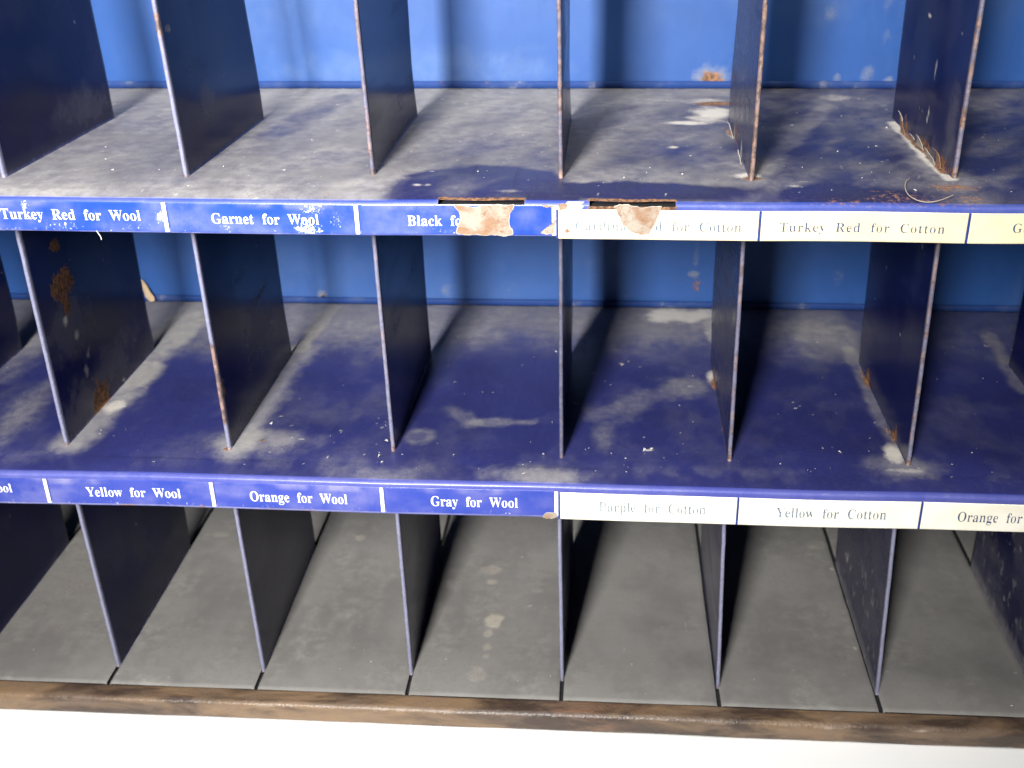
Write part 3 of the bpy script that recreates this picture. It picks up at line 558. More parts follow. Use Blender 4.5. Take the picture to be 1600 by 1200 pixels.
# ---------------------------------------------------------------- labels on the lips
GL = json.loads(r'''{"B":[659,[[134,0,24,0,24,9,24,17,24,26,58,27,81,35,93,48,105,61,111,86,111,122,111,264,111,407,111,549,111,578,108,599,103,614,98,629,89,639,76,645,63,650,46,653,23,653,23,661,23,670,23,678,125,678,226,678,328,678,503,678,590,626,590,522,590,440,536,389,427,368,558,343,623,286,623,196,623,134,600,86,553,52,506,17,439,0,354,0,244,0],[271,444,271,375,274,375,277,375,280,375,333,375,371,385,392,406,413,426,424,462,424,514,424,559,416,593,401,614,386,635,359,646,322,646,299,646,285,642,280,633,274,624,271,607,271,582,271,513],[307,36,330,36,373,36,404,48,422,73,439,98,448,137,448,191,448,246,436,286,413,309,389,332,349,344,294,344,286,344,279,344,271,344,271,262,271,179,271,97,271,74,275,59,284,50,292,41]]],"C":[697,[[503,-16,382,-16,315,-16,256,-1,205,30,153,60,112,102,83,156,54,209,39,271,39,340,39,409,54,470,84,523,113,576,154,617,207,648,259,678,319,693,386,693,431,693,485,680,547,655,557,650,567,648,577,648,602,648,617,663,624,693,633,693,641,693,650,693,650,615,650,537,650,459,642,459,633,459,625,459,602,521,571,570,531,606,490,642,445,660,395,660,274,660,214,552,214,337,214,136,281,35,414,35,454,35,494,45,533,67,572,88,607,118,638,158,647,149,657,141,666,132,597,33]]],"G":[756,[[488,-15,399,-15,327,-15,264,0,211,29,157,58,115,100,86,153,56,206,41,269,41,341,41,410,56,471,86,524,115,577,156,618,208,648,259,678,318,693,383,693,435,693,491,681,550,656,560,651,569,649,577,649,588,649,597,653,604,660,611,667,617,678,624,693,633,693,642,693,651,693,651,615,651,536,651,458,642,458,634,458,625,458,611,499,592,534,569,564,546,594,519,618,490,635,461,652,430,660,398,660,277,660,217,553,217,339,217,234,234,155,268,101,302,46,349,19,410,19,448,19,474,26,489,41,503,55,510,77,510,106,510,134,510,162,510,190,510,221,503,242,490,254,477,265,450,270,410,271,410,279,410,287,410,295,522,295,633,295,745,295,745,287,745,279,745,271,712,270,691,265,680,254,669,243,664,222,664,191,664,142,664,92,664,43,577,4]]],"O":[782,[[439,-16,388,-16,339,-16,293,-7,251,11,209,29,172,54,141,86,109,118,84,156,67,199,50,242,41,289,41,339,41,389,50,436,67,479,84,522,109,559,141,592,173,624,210,649,254,667,296,685,344,694,395,694,444,694,490,685,532,668,574,650,611,625,642,594,673,562,698,524,716,481,733,438,742,390,742,339,742,289,733,242,716,199,698,156,673,118,641,86,609,54,572,29,529,11,486,-7],[339,18,394,18,508,18,565,125,565,339,565,444,549,524,518,579,486,633,442,660,387,660,273,660,216,553,216,339,216,234,232,155,264,100,296,45]]],"P":[622,[[135,0,23,0,23,9,23,17,23,26,58,27,81,34,93,47,105,60,111,84,111,120,111,268,111,416,111,564,111,596,105,618,93,631,80,644,57,651,24,653,24,661,24,670,24,678,122,678,220,678,318,678,403,678,464,670,500,655,534,640,561,619,580,592,599,565,609,532,609,494,609,437,588,392,546,358,504,323,442,306,360,306,330,306,301,306,271,306,271,244,271,182,271,120,271,84,277,60,289,47,301,34,325,27,360,26,360,17,360,9,360,0,248,0],[271,426,271,342,281,342,290,342,300,342,349,342,384,353,405,376,425,399,435,437,435,490,435,542,427,580,410,605,393,630,363,642,322,642,302,642,289,638,282,631,275,624,271,611,271,593,271,509]]],"R":[704,[[135,0,23,0,23,9,23,17,23,26,58,27,81,34,93,47,105,60,111,84,111,120,111,268,111,416,111,564,111,596,105,618,93,631,80,644,57,651,24,653,24,661,24,670,24,678,124,678,223,678,323,678,423,678,498,663,547,634,596,605,621,559,621,498,621,415,570,360,469,333,527,247,585,161,643,75,654,58,665,46,674,38,683,30,695,26,712,26,713,26,714,26,715,26,715,17,715,9,715,0,645,0,574,0,504,0,436,105,368,211,300,316,290,316,281,316,271,316,271,251,271,185,271,120,271,84,277,60,289,47,301,34,325,27,360,26,360,17,360,9,360,0,248,0],[271,423,271,348,282,348,292,348,303,348,355,348,393,360,417,385,440,409,452,447,452,500,452,595,413,642,334,642,307,642,290,638,282,629,275,620,271,602,271,574,271,499]]],"T":[630,[[254,0,137,0,137,9,137,17,137,26,173,26,198,33,212,46,225,59,232,84,232,120,232,295,232,470,232,645,229,645,225,645,222,645,169,645,128,630,97,601,66,571,48,528,43,473,34,473,25,473,16,473,16,541,16,610,16,678,214,678,413,678,611,678,611,609,611,541,611,472,603,472,594,472,586,472,575,587,513,645,400,645,397,645,395,645,392,645,392,470,392,295,392,120,392,83,398,58,412,45,425,32,450,26,488,26,488,17,488,9,488,0,371,0]]],"W":[910,[[264,-16,254,-16,185,184,117,385,48,585,40,608,32,625,23,636,14,647,-2,652,-23,653,-23,661,-23,670,-23,678,74,678,172,678,269,678,269,670,269,661,269,653,248,652,232,649,223,643,214,637,209,626,209,611,209,597,213,578,220,555,257,446,295,337,332,228,371,327,409,426,448,525,441,548,433,571,426,594,419,617,409,632,398,640,387,647,368,651,341,653,341,661,341,670,341,678,445,678,550,678,654,678,654,670,654,661,654,653,608,653,585,640,585,613,585,605,588,592,594,575,631,466,669,356,706,247,739,348,772,449,805,550,813,574,817,592,817,605,817,622,812,634,801,641,790,648,773,652,749,653,749,661,749,670,749,678,809,678,869,678,929,678,929,670,929,661,929,653,910,650,895,641,885,627,875,613,865,592,856,565,792,371,728,178,664,-16,655,-16,646,-16,637,-16,581,143,526,301,470,460,408,301,345,143,283,-16,273,-16]]],"Y":[634,[[263,0,151,0,151,9,151,17,151,26,186,27,209,34,221,47,233,60,239,84,239,120,239,169,239,217,239,266,182,369,126,473,69,576,51,609,35,631,21,639,14,643,8,646,1,648,-6,650,-13,651,-20,652,-20,661,-20,669,-20,678,89,678,199,678,308,678,308,669,308,661,308,652,302,652,297,652,291,652,273,652,259,649,248,644,237,638,232,630,232,620,232,611,236,598,244,583,286,501,328,418,370,336,412,406,454,475,496,545,511,570,519,591,519,607,519,637,494,652,444,652,442,652,441,652,439,652,439,661,439,669,439,678,511,678,582,678,654,678,654,669,654,661,654,652,637,650,622,643,609,632,596,621,583,604,570,583,513,490,456,396,399,303,399,242,399,181,399,120,399,84,405,60,417,47,429,34,453,27,488,26,488,17,488,9,488,0,376,0]]],"a":[512,[[420,-15,379,-15,329,-15,302,7,298,52,253,9,201,-13,142,-13,107,-13,80,-3,60,17,40,37,30,63,30,94,30,138,51,174,95,203,138,231,205,258,296,283,296,308,296,334,296,359,296,387,290,408,278,421,266,434,247,440,220,440,177,440,155,429,155,408,155,404,160,395,169,382,178,369,183,356,183,344,183,326,176,312,164,301,151,289,134,284,115,284,94,284,78,290,67,303,55,315,49,331,49,352,49,375,57,396,73,415,90,433,112,447,141,458,170,469,203,474,241,474,312,474,363,461,392,435,421,409,436,368,436,313,436,240,436,166,436,93,436,76,437,64,439,59,441,54,446,51,453,51,460,51,468,55,477,62,481,55,486,48,490,41,457,4],[192,50,225,50,234,50,246,54,259,61,272,68,285,79,296,94,296,147,296,199,296,252,216,233,176,191,176,125,176,75]]],"c":[437,[[310,-15,232,-15,194,-15,160,-5,129,16,98,37,74,65,56,101,38,137,29,178,29,223,29,272,39,315,60,353,80,390,107,420,143,442,178,464,217,475,260,475,308,475,346,465,373,444,400,423,413,397,413,365,413,346,407,332,397,321,386,310,371,304,352,304,312,304,292,327,292,373,292,378,292,384,293,389,294,394,294,399,294,404,294,429,280,442,252,442,195,442,167,388,167,279,167,206,179,151,204,114,229,76,262,57,304,57,339,57,373,74,404,107,411,101,417,96,424,90,374,20]]],"d":[551,[[263,-15,208,-15,173,-15,142,-5,116,16,89,36,67,64,52,99,37,134,29,174,29,219,29,270,37,315,54,354,70,392,92,422,121,443,150,464,182,474,217,474,264,474,302,455,332,417,332,477,332,537,332,597,332,618,327,632,316,641,305,649,287,653,262,654,262,662,262,670,262,678,333,678,404,678,475,678,475,489,475,301,475,112,475,87,478,70,484,61,489,51,503,44,526,41,526,33,526,24,526,16,473,16,408,6,332,-15,332,9,332,34,332,58,304,9],[226,42,255,42,270,42,286,49,301,62,316,75,326,92,332,113,332,195,332,278,332,360,329,377,321,391,307,402,293,413,277,418,259,418,228,418,206,403,194,372,181,341,175,293,175,228,175,165,181,118,193,87,205,57]]],"e":[448,[[310,-15,229,-15,190,-15,156,-5,126,16,96,36,72,65,55,102,38,139,29,183,29,234,29,281,38,322,56,358,74,394,99,422,130,443,161,464,195,474,234,474,291,474,337,455,371,417,404,379,421,326,421,258,421,254,421,251,421,247,339,247,256,247,174,247,175,124,216,63,297,63,336,63,371,85,402,128,409,121,417,115,424,108,375,26],[173,292,173,286,215,286,258,286,300,286,300,297,300,309,300,320,300,362,296,393,288,413,279,432,263,442,240,442,195,442,173,396,173,303,173,297]]],"f":[318,[[114,0,22,0,22,8,22,16,22,24,39,25,52,28,59,33,66,37,71,43,74,52,77,59,78,78,78,109,78,210,78,311,78,412,60,412,42,412,24,412,24,429,24,445,24,462,42,462,60,462,78,462,78,483,78,505,78,526,78,579,94,620,126,649,158,678,202,692,259,692,301,692,334,683,357,664,380,645,392,622,392,595,392,574,386,557,375,546,364,535,350,529,334,529,316,529,302,534,291,544,280,553,275,566,275,582,275,595,279,610,287,626,288,628,290,631,292,635,293,639,294,642,294,644,294,655,285,660,268,660,247,660,234,653,229,640,223,627,220,607,220,581,220,541,220,502,220,462,248,462,275,462,303,462,303,445,303,429,303,412,275,412,248,412,220,412,220,307,220,202,220,97,220,67,225,47,235,38,245,29,266,24,297,24,297,16,297,8,297,0,205,0]]],"g":[487,[[300,-209,217,-209,152,-209,104,-200,71,-181,38,-162,21,-138,21,-111,21,-78,48,-54,102,-38,57,-17,35,11,35,45,35,70,44,91,63,110,82,129,111,147,152,164,73,193,33,244,33,316,33,347,42,375,59,399,76,422,100,441,131,454,161,467,195,474,234,474,273,474,311,467,347,453,389,453,430,453,472,453,472,435,472,417,472,399,448,399,423,399,399,399,422,370,434,338,434,303,434,274,426,248,411,225,396,202,375,185,348,172,321,159,291,153,256,153,249,153,241,153,234,154,226,155,218,155,211,155,194,155,179,150,168,141,156,131,150,119,150,106,150,84,170,73,210,73,227,73,244,73,261,73,314,73,355,69,386,60,416,51,438,38,451,19,464,0,470,-24,470,-55,470,-103,449,-141,406,-168,363,-195],[211,185,234,185,258,185,275,196,284,217,293,238,297,271,297,314,297,358,293,390,284,411,275,432,258,442,234,442,211,442,194,432,185,411,175,390,170,358,170,314,170,271,175,238,185,217,194,196],[194,-173,239,-173,341,-173,392,-148,392,-98,392,-81,385,-69,371,-62,357,-54,335,-51,305,-51,251,-51,198,-51,144,-51,121,-66,109,-85,109,-108,109,-125,120,-141,141,-154,162,-167]]],"i":[295,[[171,539,150,539,129,539,111,546,97,561,82,575,75,593,75,614,75,635,82,653,97,668,111,683,129,690,150,690,171,690,189,683,204,668,218,653,225,635,225,614,225,593,218,575,203,561,188,546],[107,0,27,0,27,8,27,16,27,24,47,25,61,30,68,38,75,46,78,61,78,83,78,180,78,278,78,375,78,400,75,416,70,424,64,432,51,436,30,437,30,445,31,454,31,462,94,462,158,462,221,462,221,336,221,209,221,83,221,62,224,48,230,39,236,30,249,25,268,24,268,16,268,8,268,0,188,0]]],"k":[534,[[107,0,26,0,26,8,26,16,26,24,47,25,61,30,68,39,75,47,78,62,78,83,78,253,78,422,78,592,78,615,75,631,70,640,65,648,51,653,30,654,30,662,31,670,31,678,94,678,157,678,220,678,220,536,220,393,220,251,259,290,299,330,338,369,355,386,363,401,363,414,363,429,346,437,311,437,309,437,308,437,306,437,306,445,306,454,306,462,375,462,445,462,514,462,514,454,514,445,514,437,475,435,440,418,409,387,383,362,357,336,331,311,392,224,454,138,515,51,528,33,543,24,560,24,560,16,560,8,560,0,478,0,396,0,314,0,314,8,314,16,314,24,317,24,320,24,323,24,345,24,356,32,356,47,356,54,352,63,345,73,311,122,276,170,242,219,235,213,227,206,220,200,220,161,220,122,220,83,220,62,223,48,230,39,236,30,249,25,268,24,268,16,268,8,268,0,187,0]]],"l":[297,[[107,0,27,0,27,8,27,16,27,24,47,25,61,30,68,38,75,46,78,61,78,83,78,253,78,422,78,592,78,614,75,630,70,639,65,648,51,653,30,654,30,662,30,670,30,678,94,678,157,678,221,678,221,480,221,281,221,83,221,62,224,48,230,39,236,30,249,25,268,24,268,16,268,8,268,0,188,0]]],"n":[567,[[107,0,27,0,27,8,27,16,27,24,46,25,60,29,67,38,74,47,78,62,78,83,78,181,78,279,78,377,78,398,75,413,68,423,61,432,48,437,28,438,28,446,28,454,28,462,92,462,156,462,220,462,220,441,220,419,220,398,257,449,304,474,362,474,449,474,492,421,492,315,492,238,492,160,492,83,492,62,495,48,502,39,509,30,522,25,541,24,541,16,541,8,541,0,461,0,381,0,301,0,301,8,301,16,301,24,303,24,306,24,308,24,336,24,350,44,350,83,350,163,350,243,350,323,350,350,347,371,341,384,335,397,322,404,302,404,271,404,243,386,220,350,220,261,220,172,220,83,220,62,223,47,230,39,236,30,249,25,268,24,268,16,268,8,268,0,188,0]]],"o":[501,[[294,-15,251,-15,207,-15,168,-4,135,17,101,38,75,67,56,105,37,142,28,183,28,229,28,276,37,319,56,356,75,393,101,422,135,443,168,464,207,474,250,474,293,474,332,464,365,443,398,422,425,394,444,357,463,320,472,278,472,229,472,181,463,139,444,102,425,65,398,37,366,16,333,-5],[223,17,251,17,279,17,299,31,311,58,317,71,321,92,324,121,326,150,327,186,327,229,327,317,321,375,309,403,297,431,278,445,251,445,222,445,202,431,191,403,180,374,174,317,174,230,174,187,175,151,178,122,181,93,185,71,191,58,203,31]]],"p":[553,[[115,-207,26,-207,26,-199,26,-192,26,-184,41,-183,53,-180,60,-175,67,-169,73,-161,75,-150,77,-140,78,-122,78,-95,78,57,78,210,78,362,78,393,75,413,69,422,63,431,50,436,29,439,29,447,29,454,29,462,90,462,152,462,213,462,213,438,213,415,213,391,243,447,286,475,343,475,378,475,409,465,436,444,463,423,484,395,499,360,514,324,521,283,521,238,521,189,513,146,498,108,483,69,461,39,434,18,406,-4,374,-15,338,-15,289,-15,250,6,220,48,220,3,220,-41,220,-86,220,-113,222,-133,226,-147,230,-161,238,-170,249,-175,259,-180,275,-182,294,-183,294,-191,294,-199,294,-207,205,-207],[259,42,291,42,322,42,343,57,356,88,369,120,376,167,376,230,376,291,370,337,359,369,348,399,327,414,296,414,265,414,240,393,220,350,220,267,220,185,220,102,235,62]]],"r":[428,[[116,0,27,0,27,8,27,16,27,24,47,25,61,30,68,38,75,46,78,61,78,83,78,180,78,278,78,375,78,400,75,417,69,425,63,432,50,436,30,437,30,445,31,454,31,462,93,462,155,462,217,462,217,433,217,404,217,375,234,407,255,431,279,449,302,466,325,474,347,474,375,474,396,467,410,453,424,438,431,419,431,396,431,377,425,361,414,349,403,337,388,331,369,331,352,331,339,335,331,344,322,352,315,362,308,372,301,382,292,387,281,387,267,387,254,378,241,360,228,341,222,317,222,286,222,218,222,151,222,83,222,60,227,45,237,38,246,30,265,25,294,24,294,16,294,8,294,0,205,0]]],"t":[340,[[251,-14,184,-14,144,-14,115,-4,98,16,81,35,72,65,72,106,72,209,72,312,72,415,58,415,44,415,30,415,30,425,30,436,30,446,70,484,104,519,131,550,158,581,179,608,192,631,200,631,207,631,215,631,215,575,215,518,215,462,246,462,278,462,309,462,309,446,309,431,309,415,278,415,246,415,215,415,215,317,215,220,215,122,215,101,218,86,223,76,228,65,237,60,250,60,273,60,292,77,307,111,315,107,323,102,331,98,300,23]]],"u":[558,[[224,-15,195,-15,149,-15,116,-1,97,26,78,52,68,92,68,144,68,219,68,294,68,369,68,392,65,410,59,421,52,431,38,437,17,438,17,446,17,454,17,462,82,462,146,462,211,462,211,345,211,227,211,110,211,93,216,79,225,69,234,58,246,53,263,53,294,53,319,68,340,98,340,188,340,279,340,369,340,394,336,412,329,422,322,432,306,437,282,438,282,446,282,454,282,462,349,462,415,462,482,462,482,343,482,223,482,104,482,81,486,66,493,58,500,50,515,45,536,44,536,36,536,27,536,19,481,19,416,8,340,-15,340,10,340,35,340,60,323,37,302,18,277,5,252,-8]]],"w":[647,[[191,-15,182,-15,130,121,77,258,25,394,20,407,15,417,9,424,3,431,-5,435,-16,437,-16,445,-16,454,-16,462,58,462,132,462,206,462,206,454,206,445,206,437,193,436,183,434,178,431,173,427,170,420,170,411,170,406,171,401,172,396,173,390,175,383,178,376,201,314,225,251,248,189,270,243,292,296,314,350,309,365,304,381,299,396,294,413,288,424,282,430,277,435,266,438,250,439,250,447,250,454,250,462,327,462,404,462,481,462,481,454,481,445,481,437,454,436,440,427,440,411,440,408,440,405,441,401,442,396,442,393,443,390,462,330,481,270,500,210,523,267,546,324,569,381,574,392,576,402,576,410,576,419,573,426,566,430,558,434,547,437,530,439,530,447,530,454,530,462,574,462,619,462,663,462,663,454,663,447,663,439,649,438,639,433,633,424,626,414,620,401,613,384,560,251,506,118,453,-15,445,-15,438,-15,430,-15,397,88,365,190,332,293,291,190,249,88,208,-15,199,-15]]],"y":[447,[[103,-209,78,-209,53,-209,32,-201,15,-186,-2,-171,-10,-150,-10,-125,-10,-108,-4,-92,7,-79,18,-66,34,-59,53,-59,70,-59,84,-64,95,-73,106,-83,111,-96,111,-113,111,-116,111,-118,111,-121,110,-124,110,-127,110,-130,110,-141,116,-147,128,-147,139,-147,153,-135,170,-110,179,-97,186,-83,193,-66,199,-49,204,-30,209,-7,157,120,106,246,54,373,48,388,42,401,37,410,31,419,26,425,23,428,17,434,8,437,-5,437,-6,437,-6,437,-7,437,-7,445,-7,454,-7,462,76,462,158,462,241,462,241,454,241,445,241,437,222,436,209,434,202,431,195,428,191,420,191,409,191,406,192,402,193,397,194,392,196,387,198,382,224,314,250,245,276,177,298,238,321,298,343,359,347,370,350,379,352,387,353,395,354,402,354,408,354,419,350,427,342,431,333,435,320,437,302,437,302,445,302,454,302,462,350,462,398,462,446,462,446,454,446,445,446,437,432,437,421,431,413,418,404,405,395,386,386,361,338,229,289,96,241,-36,224,-82,208,-118,193,-143,177,-168,160,-185,142,-195,124,-204]]]}''')
def _area(sp):
    P = [(sp[i + 2], sp[i + 3]) for i in range(0, len(sp), 6)]
    return sum(a[0] * b_[1] - b_[0] * a[1] for a, b_ in zip(P, P[1:] + P[:1]))
WIND = 1.0 if max((_area(sp) for sp in GL['l'][1]), key=abs) > 0 else -1.0
def text_mesh(txt, x0, x1, zb, cap, offset, slope, wordgap=.34):
    """text between x0 and x1 (bin widths), baseline zb, cap height cap; returns verts (x,z) and faces"""
    em = cap * .92 / .676
    adv = [(.25 + wordgap) if c == ' ' else GL[c][0] / 1000 for c in txt]
    extra = ((x1 - x0) / em - sum(adv)) / max(1, len(txt) - 1)
    sx = 1.0
    if extra < .005:
        sx = (x1 - x0) / em / (sum(adv) + .005 * len(txt)); extra = .005
    cu = bpy.data.curves.new('lettering', 'CURVE'); cu.dimensions = '2D'; cu.fill_mode = 'FRONT'; cu.resolution_u = 5; cu.offset = offset
    px = 0; thin = -offset; cu.offset = 0
    for c, a in zip(txt, adv):
        if c != ' ':
            for sp in GL[c][1]:
                k = len(sp) // 6
                s = cu.splines.new('BEZIER'); s.bezier_points.add(k - 1); s.use_cyclic_u = True
                for i, bp in enumerate(s.bezier_points):
                    v = [q / 1000 for q in sp[i * 6:i * 6 + 6]]
                    pv = [q / 1000 for q in sp[(i - 1) % k * 6:(i - 1) % k * 6 + 6]]; nx_ = [q / 1000 for q in sp[(i + 1) % k * 6:(i + 1) % k * 6 + 6]]
                    def outx(ax, ay, bx_, by_, cx, cy):
                        dx, dy = bx_ - ax, by_ - ay
                        if math.hypot(dx, dy) < .004: dx, dy = cx[0], cx[1]
                        return dy / max(1e-6, math.hypot(dx, dy))
                    ni = outx(v[0], v[1], v[2], v[3], (v[2] - pv[2], v[3] - pv[3]), 0); no = outx(v[2], v[3], v[4], v[5], (nx_[2] - v[2], nx_[3] - v[3]), 0)
                    sh = WIND * (ni if abs(ni) > abs(no) else no) * thin
                    v[0] -= sh; v[2] -= sh; v[4] -= sh
                    bp.handle_left_type = bp.handle_right_type = 'FREE'
                    bp.handle_left = (v[0] + px, v[1], 0); bp.co = (v[2] + px, v[3], 0); bp.handle_right = (v[4] + px, v[5], 0)
        px += a + extra
    o = bpy.data.objects.new('lettering', cu); COL.objects.link(o)
    dg = bpy.context.evaluated_depsgraph_get()
    ev = o.evaluated_get(dg); me = ev.to_mesh()
    vs = [(x0 + v.co.x * em * sx, zb + v.co.y * em + slope * v.co.x * em) for v in me.vertices]
    fs = [tuple(p.vertices) for p in me.polygons]
    ev.to_mesh_clear(); bpy.data.objects.remove(o); bpy.data.curves.remove(cu)
    return vs, fs

def make_label(r, k, mat, tickm, zt, zb, text, inkm, wear_f, lab, tick_side, tick_w=.020):
    x0, x1 = k + .004, k + .996
    if tickm is M['tick_blue']: x0 = k + .006
    xs = np.concatenate([[x0], np.linspace(x0 + .003, x1 - .003, 120), [x1]]); zz = np.concatenate([[zt], np.linspace(zt - .003, zb + .003, 22), [zb]])
    X, Zr = np.meshgrid(xs, zz, indexing='ij')
    def surf(x, zrel, dy):
        w = lipwob(np.asarray(x, float), r)
        return -.300 + w * .5 - dy, zrel + zs(r, np.asarray(x, float)) + w * .6
    dy = np.full(X.shape, .004); dy[0] = dy[-1] = .0025; dy[:, 0] = dy[:, -1] = .0025
    Y, Z = surf(X, Zr, dy)
    wear, grime = wear_f(X, Zr)
    n, m = X.shape
    co = np.stack([X, Y, Z], -1).reshape(-1, 3).tolist()
    faces = [(i * m + j, i * m + j + 1, (i + 1) * m + j + 1, (i + 1) * m + j) for i in range(n - 1) for j in range(m - 1)]
    mi = [0] * len(faces)
    W = wear.ravel().tolist(); Gm = grime.ravel().tolist()
    def extra(vs, fs, mat_i, dyv):
        b0 = len(co)
        for (x, zrel) in vs:
            y, z = surf(x, zrel, dyv)
            co.append([x, float(y), float(z)]); W.append(0); Gm.append(0)
        for f in fs: faces.append(tuple(b0 + i for i in f)); mi.append(mat_i)
    if tick_side == 'l': tick_w = .011
    tx = {'r': k + 1 - .004 - tick_w, 'l': k - tick_w * .5 + .002}.get(tick_side)
    if tick_side:
        nz_ = 8; zt2, zb2 = (zt - .001, zb + .001)
        tv = [(tx + a * tick_w, zt2 + (zb2 - zt2) * i / nz_) for i in range(nz_ + 1) for a in (0, 1)]
        extra(tv, [(2 * i, 2 * i + 1, 2 * i + 3, 2 * i + 2) for i in range(nz_)], 1, .0062)
    for t in text:
        vs, fs = text_mesh(*t[:5], t[5], 0.0)
        vs = [(x, z - zs(r, t[1])) for x, z in vs]
        extra(vs, fs, t[6] if len(t) > 6 else 2, .0056)
    me = bpy.data.meshes.new('label')
    me.from_pydata([[v * S for v in c] for c in co], [], faces)
    for mt in (mat, tickm, inkm, M['ink_fade']): me.materials.append(mt)
    me.polygons.foreach_set('material_index', mi)
    me.polygons.foreach_set('use_smooth', [i == 0 for i in mi])
    setattrs(me, dict(wear=W, grime=Gm))
    return link('label', me, shelves[r], lab)

def wear_wool(r, k, scuffs=()):
    def f(X, Z):
        nz = fbm(X * 7 + r, Z * 20, 501 + r, 4)
        wear = .12 * sst(.5, .8, nz) + .33 * sst(-.165, -.195, Z) * sst(.40, .6, fbm(X * 10, Z * 10, 502, 3))
        grime = .25 * sst(.4, .7, fbm(X * 2.5, Z * 5, 503 + r, 4)) + .4 * sst(-.085, -.055, Z) * sst(.4, .6, fbm(X * 4, Z * 3, 505, 3))
        for (x, z, rx, rz, s) in scuffs: wear = np.maximum(wear, blob(X, Z, x, z, rx, rz, s, seed=3, warp=.5, sc_=14))
        return wear, grime
    return f
def wear_cotton(r, k):
    def f(X, Z):
        nz = fbm(X * 3 + r, Z * 12, 601 + r, 4)
        return .16 * sst(.5, .8, nz) + .22 * sst(-.19, -.21, Z) * sst(.5, .7, fbm(X * 6, Z, 602, 3)), .10 * sst(.45, .8, fbm(X * 2, Z * 8, 603 + r, 4))
    return f

CW, CC = .058, .058
WT, WB = -.044, -.200
def no_scuff(X, Z): return np.zeros_like(X), np.zeros_like(X)
OW = -.010
make_label(0, -4, M['wool'], M['tick_white'], WT, WB, [], M['ink_white'], wear_wool(0, -4), 'blue label left of the Turkey Red one', 'r')
make_label(0, -3, M['wool'], M['tick_white'], WT, WB, [('Turkey Red for Wool', -2.8956, -2.1431, -0.115, 0.0587, OW)], M['ink_white'],
           wear_wool(0, -3, [(-2.0361, -0.1197, .03, .03, .9), (-2.5838, -0.1734, .12, .03, .5), (-2.1713, -0.1725, .08, .02, .45), (-2.758, -0.0717, .02, .03, .9)]), 'blue label reading Turkey Red for Wool in white', 'r')
make_label(0, -2, M['wool'], M['tick_white'], WT, WB, [('Garnet for Wool', -1.774, -1.2087, -0.1348, 0.0579, OW)], M['ink_white'],
           wear_wool(0, -2, [(-1.2426, -0.0682, .06, .05, .75), (-1.3064, -0.1363, .06, .05, .5), (-1.2675, -0.1767, .09, .035, .95), (-1.1237, -0.1344, .03, .05, .6), (-1.7061, -0.1711, .03, .02, .7)]), 'blue label reading Garnet for Wool with white scuffs', 'r')
make_label(0, -1, M['wool'], M['tick_white'], WT, WB, [('Black fo', -0.7564, -0.4787, -0.1473, 0.0571, OW)], M['ink_white'],
           wear_wool(0, -1, [(-0.5847, -0.1863, .1, .02, .4)]), 'blue label for Black, partly lost under bare rusty metal', 'r')
CT, CBt = -.064, -.217
make_label(0, 0, M['cotton'], M['tick_blue'], CT, CBt, [('Cardina', 0.0896, 0.3484, -0.1731, 0.05, -.024), ('d for Cotton', 0.4882, 0.9167, -0.1758, 0.0531, -.024, 3)], M['ink_pale'], wear_cotton(0, 0), 'cream label reading Cardinal Red for Cotton, rusted through in the middle', 'l')
make_label(0, 1, M['cotton'], M['tick_blue'], CT, CBt, [('Turkey Red for Cotton', 1.0977, 1.8944, -0.1782, 0.0493, -.022)], M['ink_blue'], wear_cotton(0, 1), 'cream label reading Turkey Red for Cotton', 'l')
make_label(0, 2, M['cotton'], M['tick_blue'], CT, CBt, [('Garnet for Cotton', 2.2088, 2.8203, -0.1796, 0.0485, -.022)], M['ink_blue'], wear_cotton(0, 2), 'cream label beginning Ga, cut by the photo edge', 'l')
make_label(0, 3, M['cotton'], M['tick_blue'], CT, CBt, [], M['ink_blue'], wear_cotton(0, 3), None, 'l')
VT, VB = -.038, -.203
make_label(1, -5, M['wool_low'], M['tick_white'], VT, VB, [], M['ink_white'], wear_wool(1, -5), None, 'r')
make_label(1, -4, M['wool_low'], M['tick_white'], VT, VB, [('Purple for Wool', -3.7761, -3.2249, -1.7842, 0.0625, OW)], M['ink_white'], wear_wool(1, -4), 'blue label ending ool at the left edge', 'r')
make_label(1, -3, M['wool_low'], M['tick_white'], VT, VB, [('Yellow for Wool', -2.7738, -2.2036, -1.8083, 0.0663, OW)], M['ink_white'], wear_wool(1, -3), 'blue label reading Yellow for Wool', 'r')
make_label(1, -2, M['wool_low'], M['tick_white'], VT, VB, [('Orange for Wool', -1.7955, -1.2164, -1.8187, 0.07, OW)], M['ink_white'], wear_wool(1, -2), 'blue label reading Orange for Wool', 'r')
make_label(1, -1, M['wool_low'], M['tick_white'], VT, VB, [('Gray for Wool', -0.7354, -0.2306, -1.8218, 0.069, OW)], M['ink_white'], wear_wool(1, -1), 'blue label reading Gray for Wool', 'r')
DT, DB = -.045, -.222
make_label(1, 0, M['cotton_white'], M['tick_blue'], DT, DB, [('Purple for Cotton', 0.2244, 0.8279, -1.8353, 0.0683, -.024)], M['ink_pale'], wear_cotton(1, 0), 'white label reading Purple for Cotton in faded letters', 'l')
make_label(1, 1, M['cotton_white'], M['tick_blue'], DT, DB, [('Yellow for Cotton', 1.2148, 1.8202, -1.8428, 0.0675, -.022)], M['ink_fade'], wear_cotton(1, 1), 'white label reading Yellow for Cotton', 'l')
make_label(1, 2, M['cotton_white'], M['tick_blue'], DT, DB, [('Orange for Cotton', 2.1976, 2.791, -1.8497, 0.0667, -.022)], M['ink_blue'], wear_cotton(1, 2), 'white label reading Orange for Cotton, cut by the photo edge', 'l')
make_label(1, 3, M['cotton_white'], M['tick_blue'], DT, DB, [], M['ink_blue'], wear_cotton(1, 3), None, 'l')

